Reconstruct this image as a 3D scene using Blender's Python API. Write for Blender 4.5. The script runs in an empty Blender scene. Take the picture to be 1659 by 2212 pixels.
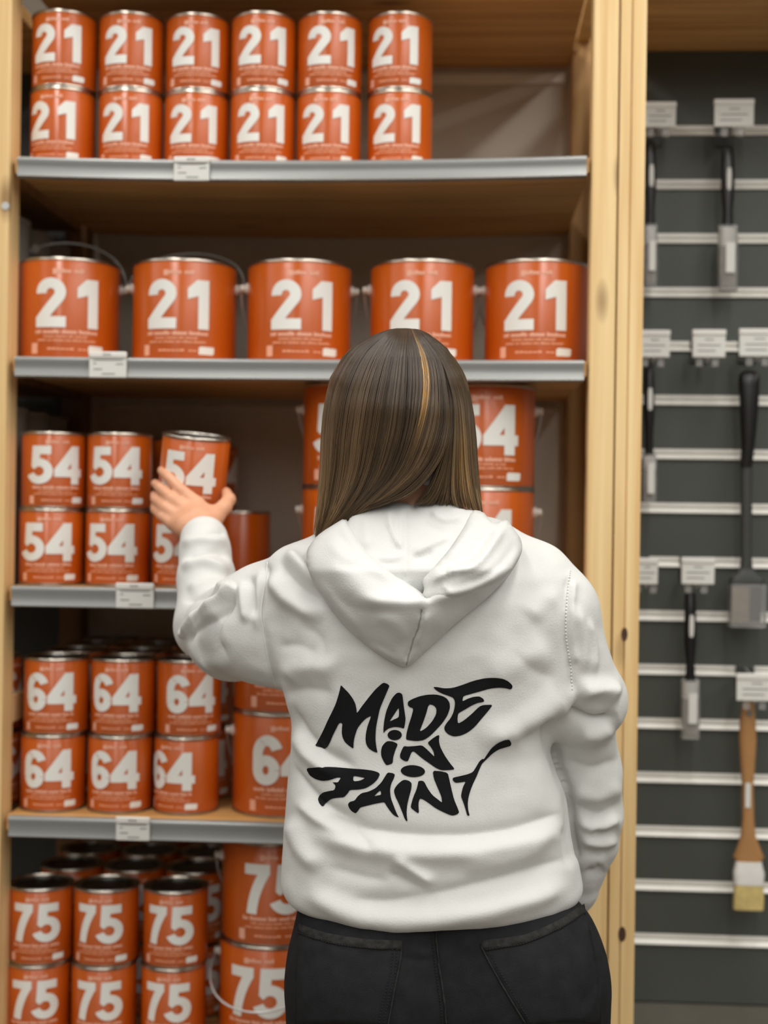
import bpy, bmesh, math, random
import numpy as np
from mathutils import Matrix, Vector, noise as mnoise
from mathutils.geometry import delaunay_2d_cdt
from mathutils.bvhtree import BVHTree

random.seed(7)
rng = np.random.default_rng(7)
scene = bpy.context.scene
COL = scene.collection
rad = math.radians

# ------------------------------------------------------------------ camera
FPX, IW, IH = 3000.0, 1659, 2212           # focal length in pixels, frame
YAW, ROLL = rad(3.3), 0.0135
CAM = np.array([0.0, -2.25, 1.38])
FWD = np.array([-math.sin(YAW), math.cos(YAW), 0.0])
RGT = np.array([math.cos(YAW), math.sin(YAW), 0.0])
UPV = np.array([0.0, 0.0, 1.0])
cr, sr = math.cos(ROLL), math.sin(ROLL)
er, eu = cr * RGT + sr * UPV, -sr * RGT + cr * UPV
cam_data = bpy.data.cameras.new('camera')
cam = bpy.data.objects.new('camera', cam_data)
COL.objects.link(cam)
cam.matrix_world = Matrix(((er[0], eu[0], -FWD[0], CAM[0]), (er[1], eu[1], -FWD[1], CAM[1]),
                           (er[2], eu[2], -FWD[2], CAM[2]), (0, 0, 0, 1)))
cam_data.sensor_fit = 'VERTICAL'
cam_data.sensor_height = 36.0
cam_data.lens = FPX / IH * 36.0
cam_data.clip_start = 0.05
cam_data.dof.use_dof = True
cam_data.dof.focus_distance = 1.72
cam_data.dof.aperture_fstop = 2.6
scene.camera = cam

# ------------------------------------------------------------------ world, lights, exposure
world = bpy.data.worlds.new('world')
scene.world = world
world.use_nodes = True
world.node_tree.nodes['Background'].inputs[0].default_value = (1.0, 0.97, 0.92, 1)
world.node_tree.nodes['Background'].inputs[1].default_value = 0.12
scene.view_settings.view_transform = 'Standard'
scene.view_settings.look = 'None'
scene.view_settings.exposure = -0.02
scene.view_settings.gamma = 1.0
scene.view_settings.use_curve_mapping = False
scene.cycles.use_denoising = True
scene.cycles.max_bounces = 6
CEIL = 3.3

def area_light(name, loc, sx, sy, power, col=(1, 0.98, 0.945)):
    l = bpy.data.lights.new(name, 'AREA')
    l.shape = 'RECTANGLE'; l.size = sx; l.size_y = sy; l.energy = power; l.color = col
    o = bpy.data.objects.new(name, l); COL.objects.link(o)
    o.location = loc
    return o

LX = (-2.7, -0.9, 0.45, 1.3, 3.0)
for i, x in enumerate(LX):
    for j, y in enumerate((-1.0, -3.2, -5.4, -7.6, -9.8, -12.0)):
        area_light('ceiling_lamp_light', (x, y, CEIL - 0.035), 0.22, 2.1, (22, 21, 17, 14, 12, 11)[j])

# ------------------------------------------------------------------ pixel helpers (frame pixel -> point)
def ray(px, py):
    u, v = (px - 829.5) / FPX, (1106 - py) / FPX
    return FWD + (u * cr - v * sr) * RGT + (u * sr + v * cr) * UPV
def atY(px, py, Y):
    r = ray(px, py)
    return CAM + r * ((Y - CAM[1]) / r[1])
def atD(px, py, d):
    return CAM + ray(px, py) * d
def project(V):
    q = np.asarray(V) - CAM
    d = q @ FWD
    return 829.5 + FPX * (q @ er) / d, 1106 - FPX * (q @ eu) / d, d

# ------------------------------------------------------------------ materials
def lin(*c):
    return tuple(((x / 255) / 12.92 if x / 255 <= 0.04045 else ((x / 255 + 0.055) / 1.055) ** 2.4) for x in c) + (1.0,)

def mat(name, col, rough=0.5, metal=0.0, spec=0.5, coat=0.0, noise=0.0, nscale=30.0, bump=0.0, bscale=200.0, **kw):
    m = bpy.data.materials.new(name); m.use_nodes = True
    nt = m.node_tree; b = nt.nodes['Principled BSDF']
    b.inputs['Base Color'].default_value = col
    b.inputs['Roughness'].default_value = rough
    b.inputs['Metallic'].default_value = metal
    b.inputs['Specular IOR Level'].default_value = spec
    b.inputs['Coat Weight'].default_value = coat
    b.inputs['Coat Roughness'].default_value = 0.07
    for k, v in kw.items():
        b.inputs[k].default_value = v
    tc = nt.nodes.new('ShaderNodeTexCoord')
    if noise:
        n = nt.nodes.new('ShaderNodeTexNoise'); n.inputs['Scale'].default_value = nscale; n.inputs['Detail'].default_value = 5
        nt.links.new(tc.outputs['Object'], n.inputs['Vector'])
        r = nt.nodes.new('ShaderNodeValToRGB')
        r.color_ramp.elements[0].position = 0.3; r.color_ramp.elements[1].position = 0.7
        r.color_ramp.elements[0].color = tuple(c * (1 - noise) for c in col[:3]) + (1,)
        r.color_ramp.elements[1].color = tuple(min(1, c * (1 + noise)) for c in col[:3]) + (1,)
        nt.links.new(n.outputs['Fac'], r.inputs['Fac']); nt.links.new(r.outputs['Color'], b.inputs['Base Color'])
    if bump:
        n2 = nt.nodes.new('ShaderNodeTexNoise'); n2.inputs['Scale'].default_value = bscale; n2.inputs['Detail'].default_value = 4
        nt.links.new(tc.outputs['Object'], n2.inputs['Vector'])
        bp = nt.nodes.new('ShaderNodeBump'); bp.inputs['Strength'].default_value = bump; bp.inputs['Distance'].default_value = 0.002
        nt.links.new(n2.outputs['Fac'], bp.inputs['Height']); nt.links.new(bp.outputs['Normal'], b.inputs['Normal'])
    return m

def wood(name, axis, c0, c1, rough=0.55, knots=True):
    m = bpy.data.materials.new(name); m.use_nodes = True
    nt = m.node_tree; b = nt.nodes['Principled BSDF']; N = nt.nodes.new; L = nt.links.new
    b.inputs['Roughness'].default_value = rough
    tc = N('ShaderNodeTexCoord'); mp = N('ShaderNodeMapping')
    sc = [26.0, 26.0, 26.0]; sc[axis] = 0.9
    mp.inputs['Scale'].default_value = sc
    L(tc.outputs['Object'], mp.inputs['Vector'])
    n = N('ShaderNodeTexNoise'); n.inputs['Scale'].default_value = 1.6; n.inputs['Detail'].default_value = 6; n.inputs['Distortion'].default_value = 0.6
    L(mp.outputs['Vector'], n.inputs['Vector'])
    r = N('ShaderNodeValToRGB'); r.color_ramp.elements[0].position = 0.34; r.color_ramp.elements[1].position = 0.66
    r.color_ramp.elements[0].color = c0; r.color_ramp.elements[1].color = c1
    L(n.outputs['Fac'], r.inputs['Fac'])
    out = r.outputs['Color']
    if knots:
        mp2 = N('ShaderNodeMapping'); s2 = [13.0, 13.0, 13.0]; s2[axis] = 4.2
        mp2.inputs['Scale'].default_value = s2; L(tc.outputs['Object'], mp2.inputs['Vector'])
        v = N('ShaderNodeTexVoronoi'); v.inputs['Scale'].default_value = 0.62; L(mp2.outputs['Vector'], v.inputs['Vector'])
        r2 = N('ShaderNodeValToRGB'); r2.color_ramp.elements[0].position = 0.05; r2.color_ramp.elements[1].position = 0.12
        r2.color_ramp.elements[0].color = (0.25, 0.16, 0.10, 1); r2.color_ramp.elements[1].color = (1, 1, 1, 1)
        L(v.outputs['Distance'], r2.inputs['Fac'])
        mx = N('ShaderNodeMix'); mx.data_type = 'RGBA'; mx.blend_type = 'MULTIPLY'; mx.inputs[0].default_value = 0.75
        L(out, mx.inputs[6]); L(r2.outputs['Color'], mx.inputs[7]); out = mx.outputs[2]
    L(out, b.inputs['Base Color'])
    return m

ORANGE = mat('orange_can_lacquer', lin(200, 91, 18), 0.34, spec=1.0, noise=0.03, nscale=12, Anisotropic=0.95)
_t = ORANGE.node_tree.nodes.new('ShaderNodeTangent'); _t.direction_type = 'RADIAL'; _t.axis = 'Z'      # lacquer drawn in one direction
ORANGE.node_tree.links.new(_t.outputs['Tangent'], ORANGE.node_tree.nodes['Principled BSDF'].inputs['Tangent'])
ORANGE.node_tree.nodes['Principled BSDF'].inputs['Anisotropic Rotation'].default_value = 0.25
WHITEP = mat('white_print', lin(236, 236, 230), 0.4)
PINKP = mat('pale_print', lin(240, 178, 150), 0.45)
PINKF = mat('faint_print', lin(236, 160, 122), 0.45)
TIN = mat('tin_rim', lin(190, 182, 170), 0.28, 1.0, noise=0.12, nscale=90)
LIDM = mat('tin_lid', lin(120, 120, 118), 0.3, 1.0, noise=0.1, nscale=50)
WIRE = mat('steel_wire', lin(196, 198, 196), 0.35, 0.35)
KNOB = mat('handle_ear_plastic', lin(215, 210, 200), 0.35)
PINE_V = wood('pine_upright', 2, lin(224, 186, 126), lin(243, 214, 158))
PINE_SHADED = wood('pine_shaded', 2, lin(120, 84, 46), lin(150, 108, 62))  # same pine as the front uprights, with shade put into the colour
PINE_HALF_SHADED = wood('pine_half_shaded', 2, lin(170, 126, 72), lin(204, 160, 100))  # mid-tone copy of the upright pine, lighter shade put into the colour
PINE_H = wood('pine_board', 0, lin(186, 136, 76), lin(222, 176, 112))
RAILM = mat('grey_price_rail', lin(150, 152, 150), 0.34, 0.35, spec=0.6, noise=0.04, nscale=8)
BACKM = mat('grey_hardboard', lin(205, 197, 182), 0.7, noise=0.05, nscale=5)
WHITEM = mat('white_strip', lin(228, 226, 220), 0.35)
CARD = mat('white_card', lin(222, 222, 216), 0.5, noise=0.02, nscale=25)
INK = mat('grey_ink', lin(120, 120, 116), 0.6)
SLATM = mat('slatwall_charcoal', lin(72, 76, 70), 0.5, noise=0.05, nscale=6)
ALU = mat('white_aluminium', lin(240, 238, 230), 0.35, 0.0, noise=0.03, nscale=20)
CLEAR = mat('clear_plastic', (0.75, 0.75, 0.73, 1), 0.18, spec=0.5, **{'Transmission Weight': 0.75, 'IOR': 1.2})
BLKP = mat('black_plastic', lin(24, 24, 25), 0.3, spec=0.5, noise=0.1, nscale=20)
DGREY = mat('dark_grey_plastic', lin(58, 60, 58), 0.45, noise=0.08, nscale=15)
GREYCAN = mat('dark_grey_can', lin(150, 148, 140), 0.45, noise=0.08, nscale=10)
BRISTLE = mat('grey_bristle', lin(150, 142, 128), 0.8, noise=0.2, nscale=60)
BEIGEB = mat('beige_bristle', lin(206, 184, 120), 0.8, noise=0.15, nscale=70)
BEECH = mat('varnished_beech', lin(176, 130, 82), 0.4, noise=0.08, nscale=12)
FERR = mat('bright_ferrule', lin(236, 235, 230), 0.3, 0.15, noise=0.05, nscale=40)
FABRIC = mat('white_sweatshirt_fleece', lin(216, 217, 214), 0.9, spec=0.12, bump=0.25, bscale=420, noise=0.012, nscale=60, **{'Sheen Weight': 0.15})
PRINT = mat('black_screen_print', lin(17, 18, 20), 0.75, spec=0.2, noise=0.15, nscale=300)
DENIM = mat('black_denim', lin(33, 34, 36), 0.85, spec=0.2, noise=0.22, nscale=55, bump=0.35, bscale=700)
THREAD = mat('dark_thread', lin(20, 20, 22), 0.8)
WTHREAD = mat('white_thread', lin(226, 226, 220), 0.8)
SKIN = mat('skin', lin(222, 164, 130), 0.5, noise=0.06, nscale=45, bump=0.2, bscale=160, **{'Subsurface Weight': 0.12, 'Subsurface Radius': (0.01, 0.004, 0.002)})
SHOE = mat('white_sneaker', lin(220, 220, 216), 0.6, noise=0.03)
PAINTW = mat('wall_paint', lin(120, 112, 100), 0.8, noise=0.02, nscale=3)
CEILM = mat('ceiling_paint', lin(224, 222, 216), 0.9, noise=0.02, nscale=3)
FLOORM = mat('grey_floor_vinyl', lin(112, 106, 98), 0.5, noise=0.06, nscale=4)

# ------------------------------------------------------------------ object helpers
def wloc(o):
    v = np.zeros(3)
    while o is not None:
        v += np.array(o.location); o = o.parent
    return v

def obj(name, V, F, m, parent=None, smooth=True, sharp=40, bevel=0.0, local=False):
    V = np.asarray(V, float)
    if parent is not None and not local:
        V = V - wloc(parent)
    me = bpy.data.meshes.new(name)
    me.from_pydata(V.tolist(), [], [tuple(f) for f in F])
    me.validate(); me.update()
    if m is not None:
        me.materials.append(m)
    if smooth:
        me.polygons.foreach_set('use_smooth', np.ones(len(me.polygons), bool))
        if sharp:
            me.set_sharp_from_angle(angle=rad(sharp))
    o = bpy.data.objects.new(name, me); COL.objects.link(o)
    if parent is not None:
        o.parent = parent
    if bevel:
        b = o.modifiers.new('bevel', 'BEVEL'); b.width = bevel; b.segments = 2; b.limit_method = 'ANGLE'
    return o

def tag(o, label, cat, group=None, kind=None):
    if label: o['label'] = label
    if cat: o['category'] = cat
    if group: o['group'] = group
    if kind: o['kind'] = kind
    return o

def thing(name, label, cat, loc=(0, 0, 0), group=None):
    o = bpy.data.objects.new(name, None); COL.objects.link(o)
    o.location = loc; o.empty_display_size = 0.05
    return tag(o, label, cat, group)

class MB:
    def __init__(s): s.v, s.f = [], []
    def add(s, V, F):
        n = len(s.v); s.v += [tuple(p) for p in V]; s.f += [tuple(i + n for i in f) for f in F]
        return s
    def box(s, x0, x1, y0, y1, z0, z1):
        V = [(x, y, z) for z in (z0, z1) for y in (y0, y1) for x in (x0, x1)]
        return s.add(V, [(0, 2, 3, 1), (4, 5, 7, 6), (0, 1, 5, 4), (2, 6, 7, 3), (0, 4, 6, 2), (1, 3, 7, 5)])
    def lathe(s, prof, n=48, c=(0, 0, 0), caps=True):
        V, F = [], []
        for r, z in prof:
            for k in range(n):
                a = 2 * math.pi * k / n
                V.append((c[0] + r * math.cos(a), c[1] + r * math.sin(a), c[2] + z))
        for i in range(len(prof) - 1):
            for k in range(n):
                k2 = (k + 1) % n
                F.append((i * n + k, i * n + k2, (i + 1) * n + k2, (i + 1) * n + k))
        if caps:
            F.append(tuple(range(n))[::-1]); F.append(tuple((len(prof) - 1) * n + k for k in range(n)))
        return s.add(V, F)
    def tube(s, path, r, n=8, caps=True):
        P = [np.asarray(p, float) for p in path]
        rs = r if hasattr(r, '__len__') else [r] * len(P)
        V, F = [], []
        ref = None
        for i, p in enumerate(P):
            t = P[min(i + 1, len(P) - 1)] - P[max(i - 1, 0)]
            t = t / (np.linalg.norm(t) + 1e-12)
            if ref is None:
                ref = np.array([1.0, 0, 0]) if abs(t[0]) < 0.8 else np.array([0, 1.0, 0])
            u = np.cross(t, ref); u /= np.linalg.norm(u); w = np.cross(u, t); ref = w
            for k in range(n):
                a = 2 * math.pi * k / n
                V.append(p + rs[i] * (math.cos(a) * w + math.sin(a) * u))
        for i in range(len(P) - 1):
            for k in range(n):
                k2 = (k + 1) % n
                F.append((i * n + k, i * n + k2, (i + 1) * n + k2, (i + 1) * n + k))
        if caps:
            F.append(tuple(range(n))[::-1]); F.append(tuple((len(P) - 1) * n + k for k in range(n)))
        return s.add(V, F)
    def section(s, rows, n=20, e=2.0):
        """stack of rounded sections (x, y, z, half width x, half depth y)"""
        V, F = [], []
        for x, y, z, a, b in rows:
            for k in range(n):
                t = 2 * math.pi * k / n; c_, s_ = math.cos(t), math.sin(t)
                V.append((x + a * math.copysign(abs(c_) ** (2 / e), c_), y + b * math.copysign(abs(s_) ** (2 / e), s_), z))
        m = len(rows)
        for i in range(m - 1):
            for k in range(n):
                k2 = (k + 1) % n
                F.append((i * n + k, i * n + k2, (i + 1) * n + k2, (i + 1) * n + k))
        F.append(tuple(range(n))[::-1]); F.append(tuple((m - 1) * n + k for k in range(n)))
        return s.add(V, F)
    def build(s, name, m, parent=None, **k):
        return obj(name, s.v, s.f, m, parent, **k)

def boxobj(name, b, m, parent=None, bevel=0.0, smooth=False):
    return MB().box(*b).build(name, m, parent, bevel=bevel, smooth=smooth)

def copy_tree(o, parent=None):
    c = o.copy(); COL.objects.link(c); c.parent = parent
    for ch in list(o.children):
        copy_tree(ch, c)
    return c

# ------------------------------------------------------------------ room shell
def struct(name, b, m):
    return tag(boxobj(name, b, m), None, None, kind='structure')
struct('floor', (-4.5, 4.5, -13.6, 0.9, -0.1, 0.0), FLOORM)
struct('ceiling', (-4.5, 4.5, -13.6, 0.9, CEIL, CEIL + 0.1), CEILM)
struct('wall_back', (-4.5, 4.5, 0.75, 0.9, 0.0, CEIL), PAINTW)
struct('wall_front', (-4.5, 4.5, -13.7, -13.6, 0.0, CEIL), PAINTW)
struct('wall_left', (-4.6, -4.5, -13.6, 0.9, 0.0, CEIL), PAINTW)
struct('wall_right', (4.5, 4.6, -13.6, 0.9, 0.0, CEIL), PAINTW)

# ------------------------------------------------------------------ shelving
SURF = {1: 1.958, 2: 1.628, 3: 1.249, 4: 0.869, 5: 0.482}
XL, XR = -0.756, 0.1975                 # inner faces of the uprights
BACK = 0.52
def sag(n, x):
    t = (x - XL) / (XR - XL)
    return {1: 0.0075, 2: 0.002}.get(n, 0.0) * 4 * t * (1 - t)

unit = thing('shelving_unit', 'tall pine shelving bay with grey price rails, full of orange paint cans', 'shelf', (-0.27, 0.25, 0))
def post(b, name='upright_post', parent=unit, m=PINE_V):
    return boxobj(name, b, m, parent, bevel=0.004)
post((XL - 0.046, XL, 0.0, 0.058, 0.0, 2.62))
post((XR, XR + 0.0415, 0.0, 0.045, 0.0, 2.62))
post((XL - 0.046, XL, BACK - 0.05, BACK, 0.0, 2.62), m=PINE_SHADED)
post((XR, XR + 0.0415, BACK - 0.05, BACK, 0.0, 2.62), m=PINE_HALF_SHADED)
for z in (0.30, 1.00, 2.30):
    boxobj('ladder_rung', (XR + 0.008, XR + 0.036, 0.046, BACK - 0.05, z, z + 0.06), PINE_V, unit, bevel=0.003)
for z in (0.30,):
    boxobj('ladder_rung', (XL - 0.036, XL - 0.012, 0.059, BACK - 0.05, z, z + 0.06), PINE_V, unit, bevel=0.003)
SC = atY(12, 445, 0)
MB().tube([(SC[0], -0.0015, SC[2]), (SC[0], 0.004, SC[2])], 0.0065, 16).build('screw', WIRE, unit)
boxobj('back_panel', (XL, XR, BACK, BACK + 0.006, 0.05, 2.29), BACKM, unit)
boxobj('back_strip', (XL + 0.03, XR - 0.008, BACK - 0.012, BACK, 2.232, 2.254), WHITEM, unit, bevel=0.003)
boxobj('back_strip', (XL + 0.03, XR - 0.02, BACK - 0.012, BACK, 1.575, 1.592), BACKM, unit, bevel=0.003)

def board(z, n, rail=True, parent=unit, x0=XL, x1=XR, depth=BACK, mt=PINE_H):
    nx = 24
    V, F = [], []
    y0 = 0.012 if rail else 0.0
    for i in range(nx + 1):
        x = x0 + 0.006 + (x1 - x0 - 0.008) * i / nx; dz = sag(n, x)
        for (y, zz) in ((y0, z - 0.024), (depth - 0.002, z - 0.024), (depth - 0.002, z), (y0, z)):
            V.append((x, y, zz - dz))
    for i in range(nx):
        for k in range(4):
            k2 = (k + 1) % 4
            F.append((i * 4 + k, (i + 1) * 4 + k, (i + 1) * 4 + k2, i * 4 + k2))
    F += [(0, 1, 2, 3), tuple(nx * 4 + k for k in (3, 2, 1, 0))]
    b = obj('shelf_board', V, F, mt, parent, smooth=False)
    if rail:
        prof = [(0.012, -0.0335), (0.002, -0.0335), (-0.001, -0.031), (0.0015, -0.022), (0.0015, -0.010), (-0.001, -0.0045), (0.0, -0.001), (0.003, 0.001), (0.012, 0.001)]
        V, F = [], []
        m = len(prof)
        for i in range(nx + 1):
            x = x0 + 0.013 + (x1 - x0 - 0.021) * i / nx; dz = sag(n, x)
            for (y, zz) in prof:
                V.append((x, y, z + zz - dz))
        for i in range(nx):
            for k in range(m):
                k2 = (k + 1) % m
                F.append((i * m + k, i * m + k2, (i + 1) * m + k2, (i + 1) * m + k))
        F += [tuple(range(m))[::-1], tuple(nx * m + k for k in range(m))]
        obj('price_rail', V, F, RAILM, b, sharp=60)
    return b
for n, z in SURF.items():
    board(z, n)
board(2.29, 0, rail=False)

# left neighbouring bay, seen between the posts
nb = thing('shelving_unit', 'neighbouring pine bay glimpsed behind the left upright', 'shelf', (-1.1, 0.25, 0))
for z in (SURF[2], SURF[3], SURF[4], SURF[1]):
    boxobj('shelf_board', (-1.6, XL - 0.012, 0.06, BACK - 0.052, z - 0.03, z - 0.004), PINE_SHADED, nb)  # boards coloured dark for the shade inside this bay
boxobj('back_panel', (-1.6, XL - 0.05, BACK, BACK + 0.006, 0.05, 2.29), DGREY, nb)  # dark grey stands in for the shade at the back of the bay
boxobj('shelf_board', (-1.6, XL - 0.05, 0.06, BACK, 2.26, 2.284), PINE_H, nb)

# right bay with slatwall
SLY = 0.355
sl = thing('slatwall_bay', 'charcoal slatted wall with white aluminium grooves behind pine post', 'display wall', (0.7, 0.25, 0))
PB0, PB1 = 0.2415, 0.2825
MB().box(PB0, PB0 + 0.0165, 0.001, 0.05, 0, 2.62).box(PB0 + 0.0165, PB0 + 0.0195, 0.005, 0.05, 0, 2.62).box(PB0 + 0.0195, PB1, 0.0, 0.05, 0, 2.62).build('upright_post', PINE_V, sl, smooth=False)
boxobj('shelf_board', (PB1, 1.3, 0.01, SLY + 0.03, 2.243, 2.27), PINE_H, sl)
boxobj('back_panel', (PB0, 1.3, SLY + 0.012, SLY + 0.03, 0.0, 2.243), DGREY, sl)
slat_py = [285 + 116.35 * k for k in range(-1, 17)]
z_first = atY(1500, 283, SLY)[2]
SL_Z = [z_first - 0.1 * k for k in range(16)]
tops = [2.243] + [z - 0.008 for z in SL_Z]
bots = [z + 0.008 for z in SL_Z] + [SL_Z[-1] - 0.118]
for a, b in zip(tops, bots):
    boxobj('slat_board', (PB0, 1.3, SLY, SLY + 0.012, b, a), SLATM, sl, bevel=0.002)
boxobj('base_panel', (PB0, 1.3, SLY - 0.004, SLY + 0.012, 0.0, SL_Z[-1] - 0.12), mat('grey_base_panel', lin(104, 102, 92), 0.5, noise=0.05), sl)
for z in SL_Z:
    prof = [(SLY - 0.0015, z + 0.0095), (SLY - 0.0015, z + 0.003), (SLY + 0.005, z + 0.002), (SLY + 0.005, z + 0.0005), (SLY - 0.0008, z - 0.0005), (SLY - 0.0062, z - 0.0080), (SLY - 0.0062, z - 0.0088), (SLY + 0.011, z - 0.0085), (SLY + 0.011, z + 0.0095)]
    V = [(x, y, zz) for x in (PB0 + 0.002, 1.298) for y, zz in prof]; m = len(prof)
    F = [(k, m + k, m + (k + 1) % m, (k + 1) % m) for k in range(m)] + [tuple(range(m)), tuple(range(2 * m - 1, m - 1, -1))]
    obj('aluminium_strip', V, F, ALU, sl, smooth=False)

# ------------------------------------------------------------------ digits as flat polygons (height 100)
def stroke(pts, w):
    P = np.array(pts, float); out = []
    n = len(P)
    Lp, Rp = [], []
    for i in range(n):
        t = P[min(i + 1, n - 1)] - P[max(i - 1, 0)]; t /= np.linalg.norm(t)
        nn = np.array([-t[1], t[0]]) * w / 2
        Lp.append(P[i] + nn); Rp.append(P[i] - nn)
    return [[Lp[i], Lp[i + 1], Rp[i + 1], Rp[i]] for i in range(n - 1)]
def arc(cx, cy, rx, ry, a0, a1, n=18):
    return [(cx + rx * math.cos(rad(a0 + (a1 - a0) * i / n)), cy + ry * math.sin(rad(a0 + (a1 - a0) * i / n))) for i in range(n + 1)]
def rect(x0, y0, x1, y1):
    return [[(x0, y0), (x1, y0), (x1, y1), (x0, y1)]]
def bez(a, b, c, n=10):
    a, b, c = map(np.array, (a, b, c))
    return [tuple((1 - t) ** 2 * a + 2 * t * (1 - t) * b + t * t * c) for t in np.linspace(0, 1, n + 1)]
GLYPH = {
    '2': (58, stroke(arc(29, 71, 18.5, 18.5, 188, -38) + [(11, 17)], 21) + rect(0, 0, 58, 22)),
    '1': (41, rect(20, 0, 41, 99) + [[(0, 60), (20, 67), (20, 99), (0, 81)]] + [[(0, 60), (0, 81), (17, 99), (21, 99), (21, 67)]]),
    '5': (57, rect(5, 78, 52, 100) + [[(5, 100), (2, 46), (24, 50), (26, 100)]] + [[(2, 46), (10, 38), (26, 52), (23, 60)]] + stroke(arc(23, 33.5, 23, 23, 118, -162, 26), 21)),
    '4': (70, rect(40, 0, 62, 100) + rect(0, 19, 70, 40) + [[(0, 20), (0, 39), (41, 100), (50, 100), (50, 70), (29, 38)]]),
    '6': (54, stroke(arc(27, 30, 16.5, 19.5, 0, 360, 32), 21) + stroke([(10.5, 30), (10.5, 55)] + arc(30, 61, 19.5, 28.5, 180, 22, 16), 21)),
    '7': (50, rect(0, 79, 50, 100) + stroke(bez((40, 84), (18, 44), (15, 0)), 20)),
}
GAP = {'21': 21, '54': 2.5, '64': 2, '75': 9}

def wrap(polys, R, name, m, parent, step=0.004):
    """flat polygons (x along the arc, z up, metres) laid round a can of radius R"""
    bm = bmesh.new()
    for q, p in enumerate(polys):
        vs = [bm.verts.new((x, 0.00003 * (q % 40), z)) for x, z in p]      # overlapping strokes lie over one another
        try: bm.faces.new(vs)
        except ValueError: pass
    xs = [v.co.x for v in bm.verts]
    k = math.floor(min(xs) / step)
    while k * step < max(xs):
        bmesh.ops.bisect_plane(bm, geom=bm.verts[:] + bm.edges[:] + bm.faces[:], plane_co=(k * step, 0, 0), plane_no=(1, 0, 0)); k += 1
    for v in bm.verts:
        a = v.co.x / R
        r_ = R + 0.0004 + v.co.y
        v.co = (r_ * math.sin(a), -r_ * math.cos(a), v.co.z)
    bmesh.ops.recalc_face_normals(bm, faces=bm.faces)
    for f in bm.faces:
        c = f.calc_center_median()
        if f.normal.x * c.x + f.normal.y * c.y < 0: f.normal_flip()
    me = bpy.data.meshes.new(name); bm.to_mesh(me); bm.free(); me.materials.append(m)
    o = bpy.data.objects.new(name, me); COL.objects.link(o); o.parent = parent
    return o

def words_row(x0, x1, z0, z1, seed, cw):
    """a line of small print too fine to read: one little bar per character"""
    r = random.Random(seed); out = []; x = x0; left = r.randint(3, 8)
    while x < x1:
        if left == 0:
            x += cw * 0.8; left = r.randint(3, 9); continue
        h = r.choice((0.72, 0.78, 1.0, 0.74))
        out.append([(x, z0), (x + cw * 0.86, z0), (x + cw * 0.86, z0 + (z1 - z0) * h), (x, z0 + (z1 - z0) * h)])
        x += cw; left -= 1
    return out

def make_can(num, big):
    R, H = (0.0885, 0.172) if big else (0.0543, 0.1285)
    s = 1.0 if big else 0.75
    sx = 1.07 if big else 0.815
    root = thing('paint_can', None, 'paint can')
    n = 72 if big else 56
    MB().lathe([(R - 0.001, 0.0035), (R, 0.005), (R, H - 0.006), (R - 0.001, H - 0.0045)], n).build('can_body', ORANGE, root, local=True)
    MB().lathe([(R - 0.006, 0.0), (R + 0.0005, 0.0), (R + 0.0014, 0.0012), (R + 0.0012, 0.0032), (R, 0.0042)], n).build('bottom_rim', TIN, root, local=True)
    MB().lathe([(R, H - 0.0052), (R + 0.0014, H - 0.004), (R + 0.0014, H - 0.0012), (R + 0.0004, H), (R - 0.0015, H), (R - 0.0025, H - 0.003), (R - 0.010, H - 0.0035)], n, caps=False).build('top_rim', TIN, root, local=True)
    MB().lathe([(R - 0.010, H - 0.0035), (R - 0.011, H - 0.0015), (R - 0.016, H - 0.001), (R - 0.017, H - 0.006), (R * 0.5, H - 0.0065), (R * 0.48, H - 0.0055), (0.002, H - 0.0055)], n).build('lid', LIDM, root, local=True)
    # number
    g, polys = GAP[num], []
    tot = GLYPH[num[0]][0] + g + GLYPH[num[1]][0]
    hh = 0.083 if big else 0.064
    k = hh / 100; kx = k * (1.07 if big else 1.1)
    off = -tot / 2
    for c in num:
        w, ps = GLYPH[c]
        polys += [[((off + x) * kx, 0.054 * s + z * k) for x, z in p] for p in ps]
        off += w + g
    wrap(polys, R, 'number', WHITEP, root)
    mm = 0.001
    wrap([[(-23 * mm * sx, 143 * mm * s), (-15 * mm * sx, 143 * mm * s), (-15 * mm * sx, 152.5 * mm * s), (-23 * mm * sx, 152.5 * mm * s)]] +
         words_row(-14.5 * mm * sx, 21 * mm * sx, 145.5 * mm * s, 152.5 * mm * s, 3, 5.2 * mm * sx), R, 'brand_mark', PINKP, root)
    wrap(words_row(-51 * mm * sx, 47 * mm * sx, 43.5 * mm * s, 50.5 * mm * s, 11 + int(num), 3.4 * mm * sx), R, 'product_line', PINKP, root)
    wrap(words_row(-37 * mm * sx, 31 * mm * sx, 37 * mm * s, 41 * mm * s, 5 + int(num), 2.2 * mm * sx) +
         words_row(-47 * mm * sx, 44 * mm * sx, 30.5 * mm * s, 34.5 * mm * s, 8 + int(num), 2.2 * mm * sx) +
         words_row(-30 * mm * sx, 26 * mm * sx, 16 * mm * s, 20 * mm * s, 9, 7 * mm * sx), R, 'small_print', PINKF, root)
    wrap([[(-58 * mm * sx, 10 * mm * s), (-47 * mm * sx, 10 * mm * s), (-47 * mm * sx, 28 * mm * s), (-58 * mm * sx, 28 * mm * s)]], R, 'pale_patch', PINKP, root)
    wrap([[(34 * mm * sx, 12 * mm * s), (57 * mm * sx, 12 * mm * s), (60 * mm * sx, 15 * mm * s), (60 * mm * sx, 25 * mm * s), (37 * mm * sx, 25.5 * mm * s), (34 * mm * sx, 23 * mm * s)]], R, 'size_badge', WHITEP, root)
    return root

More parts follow.
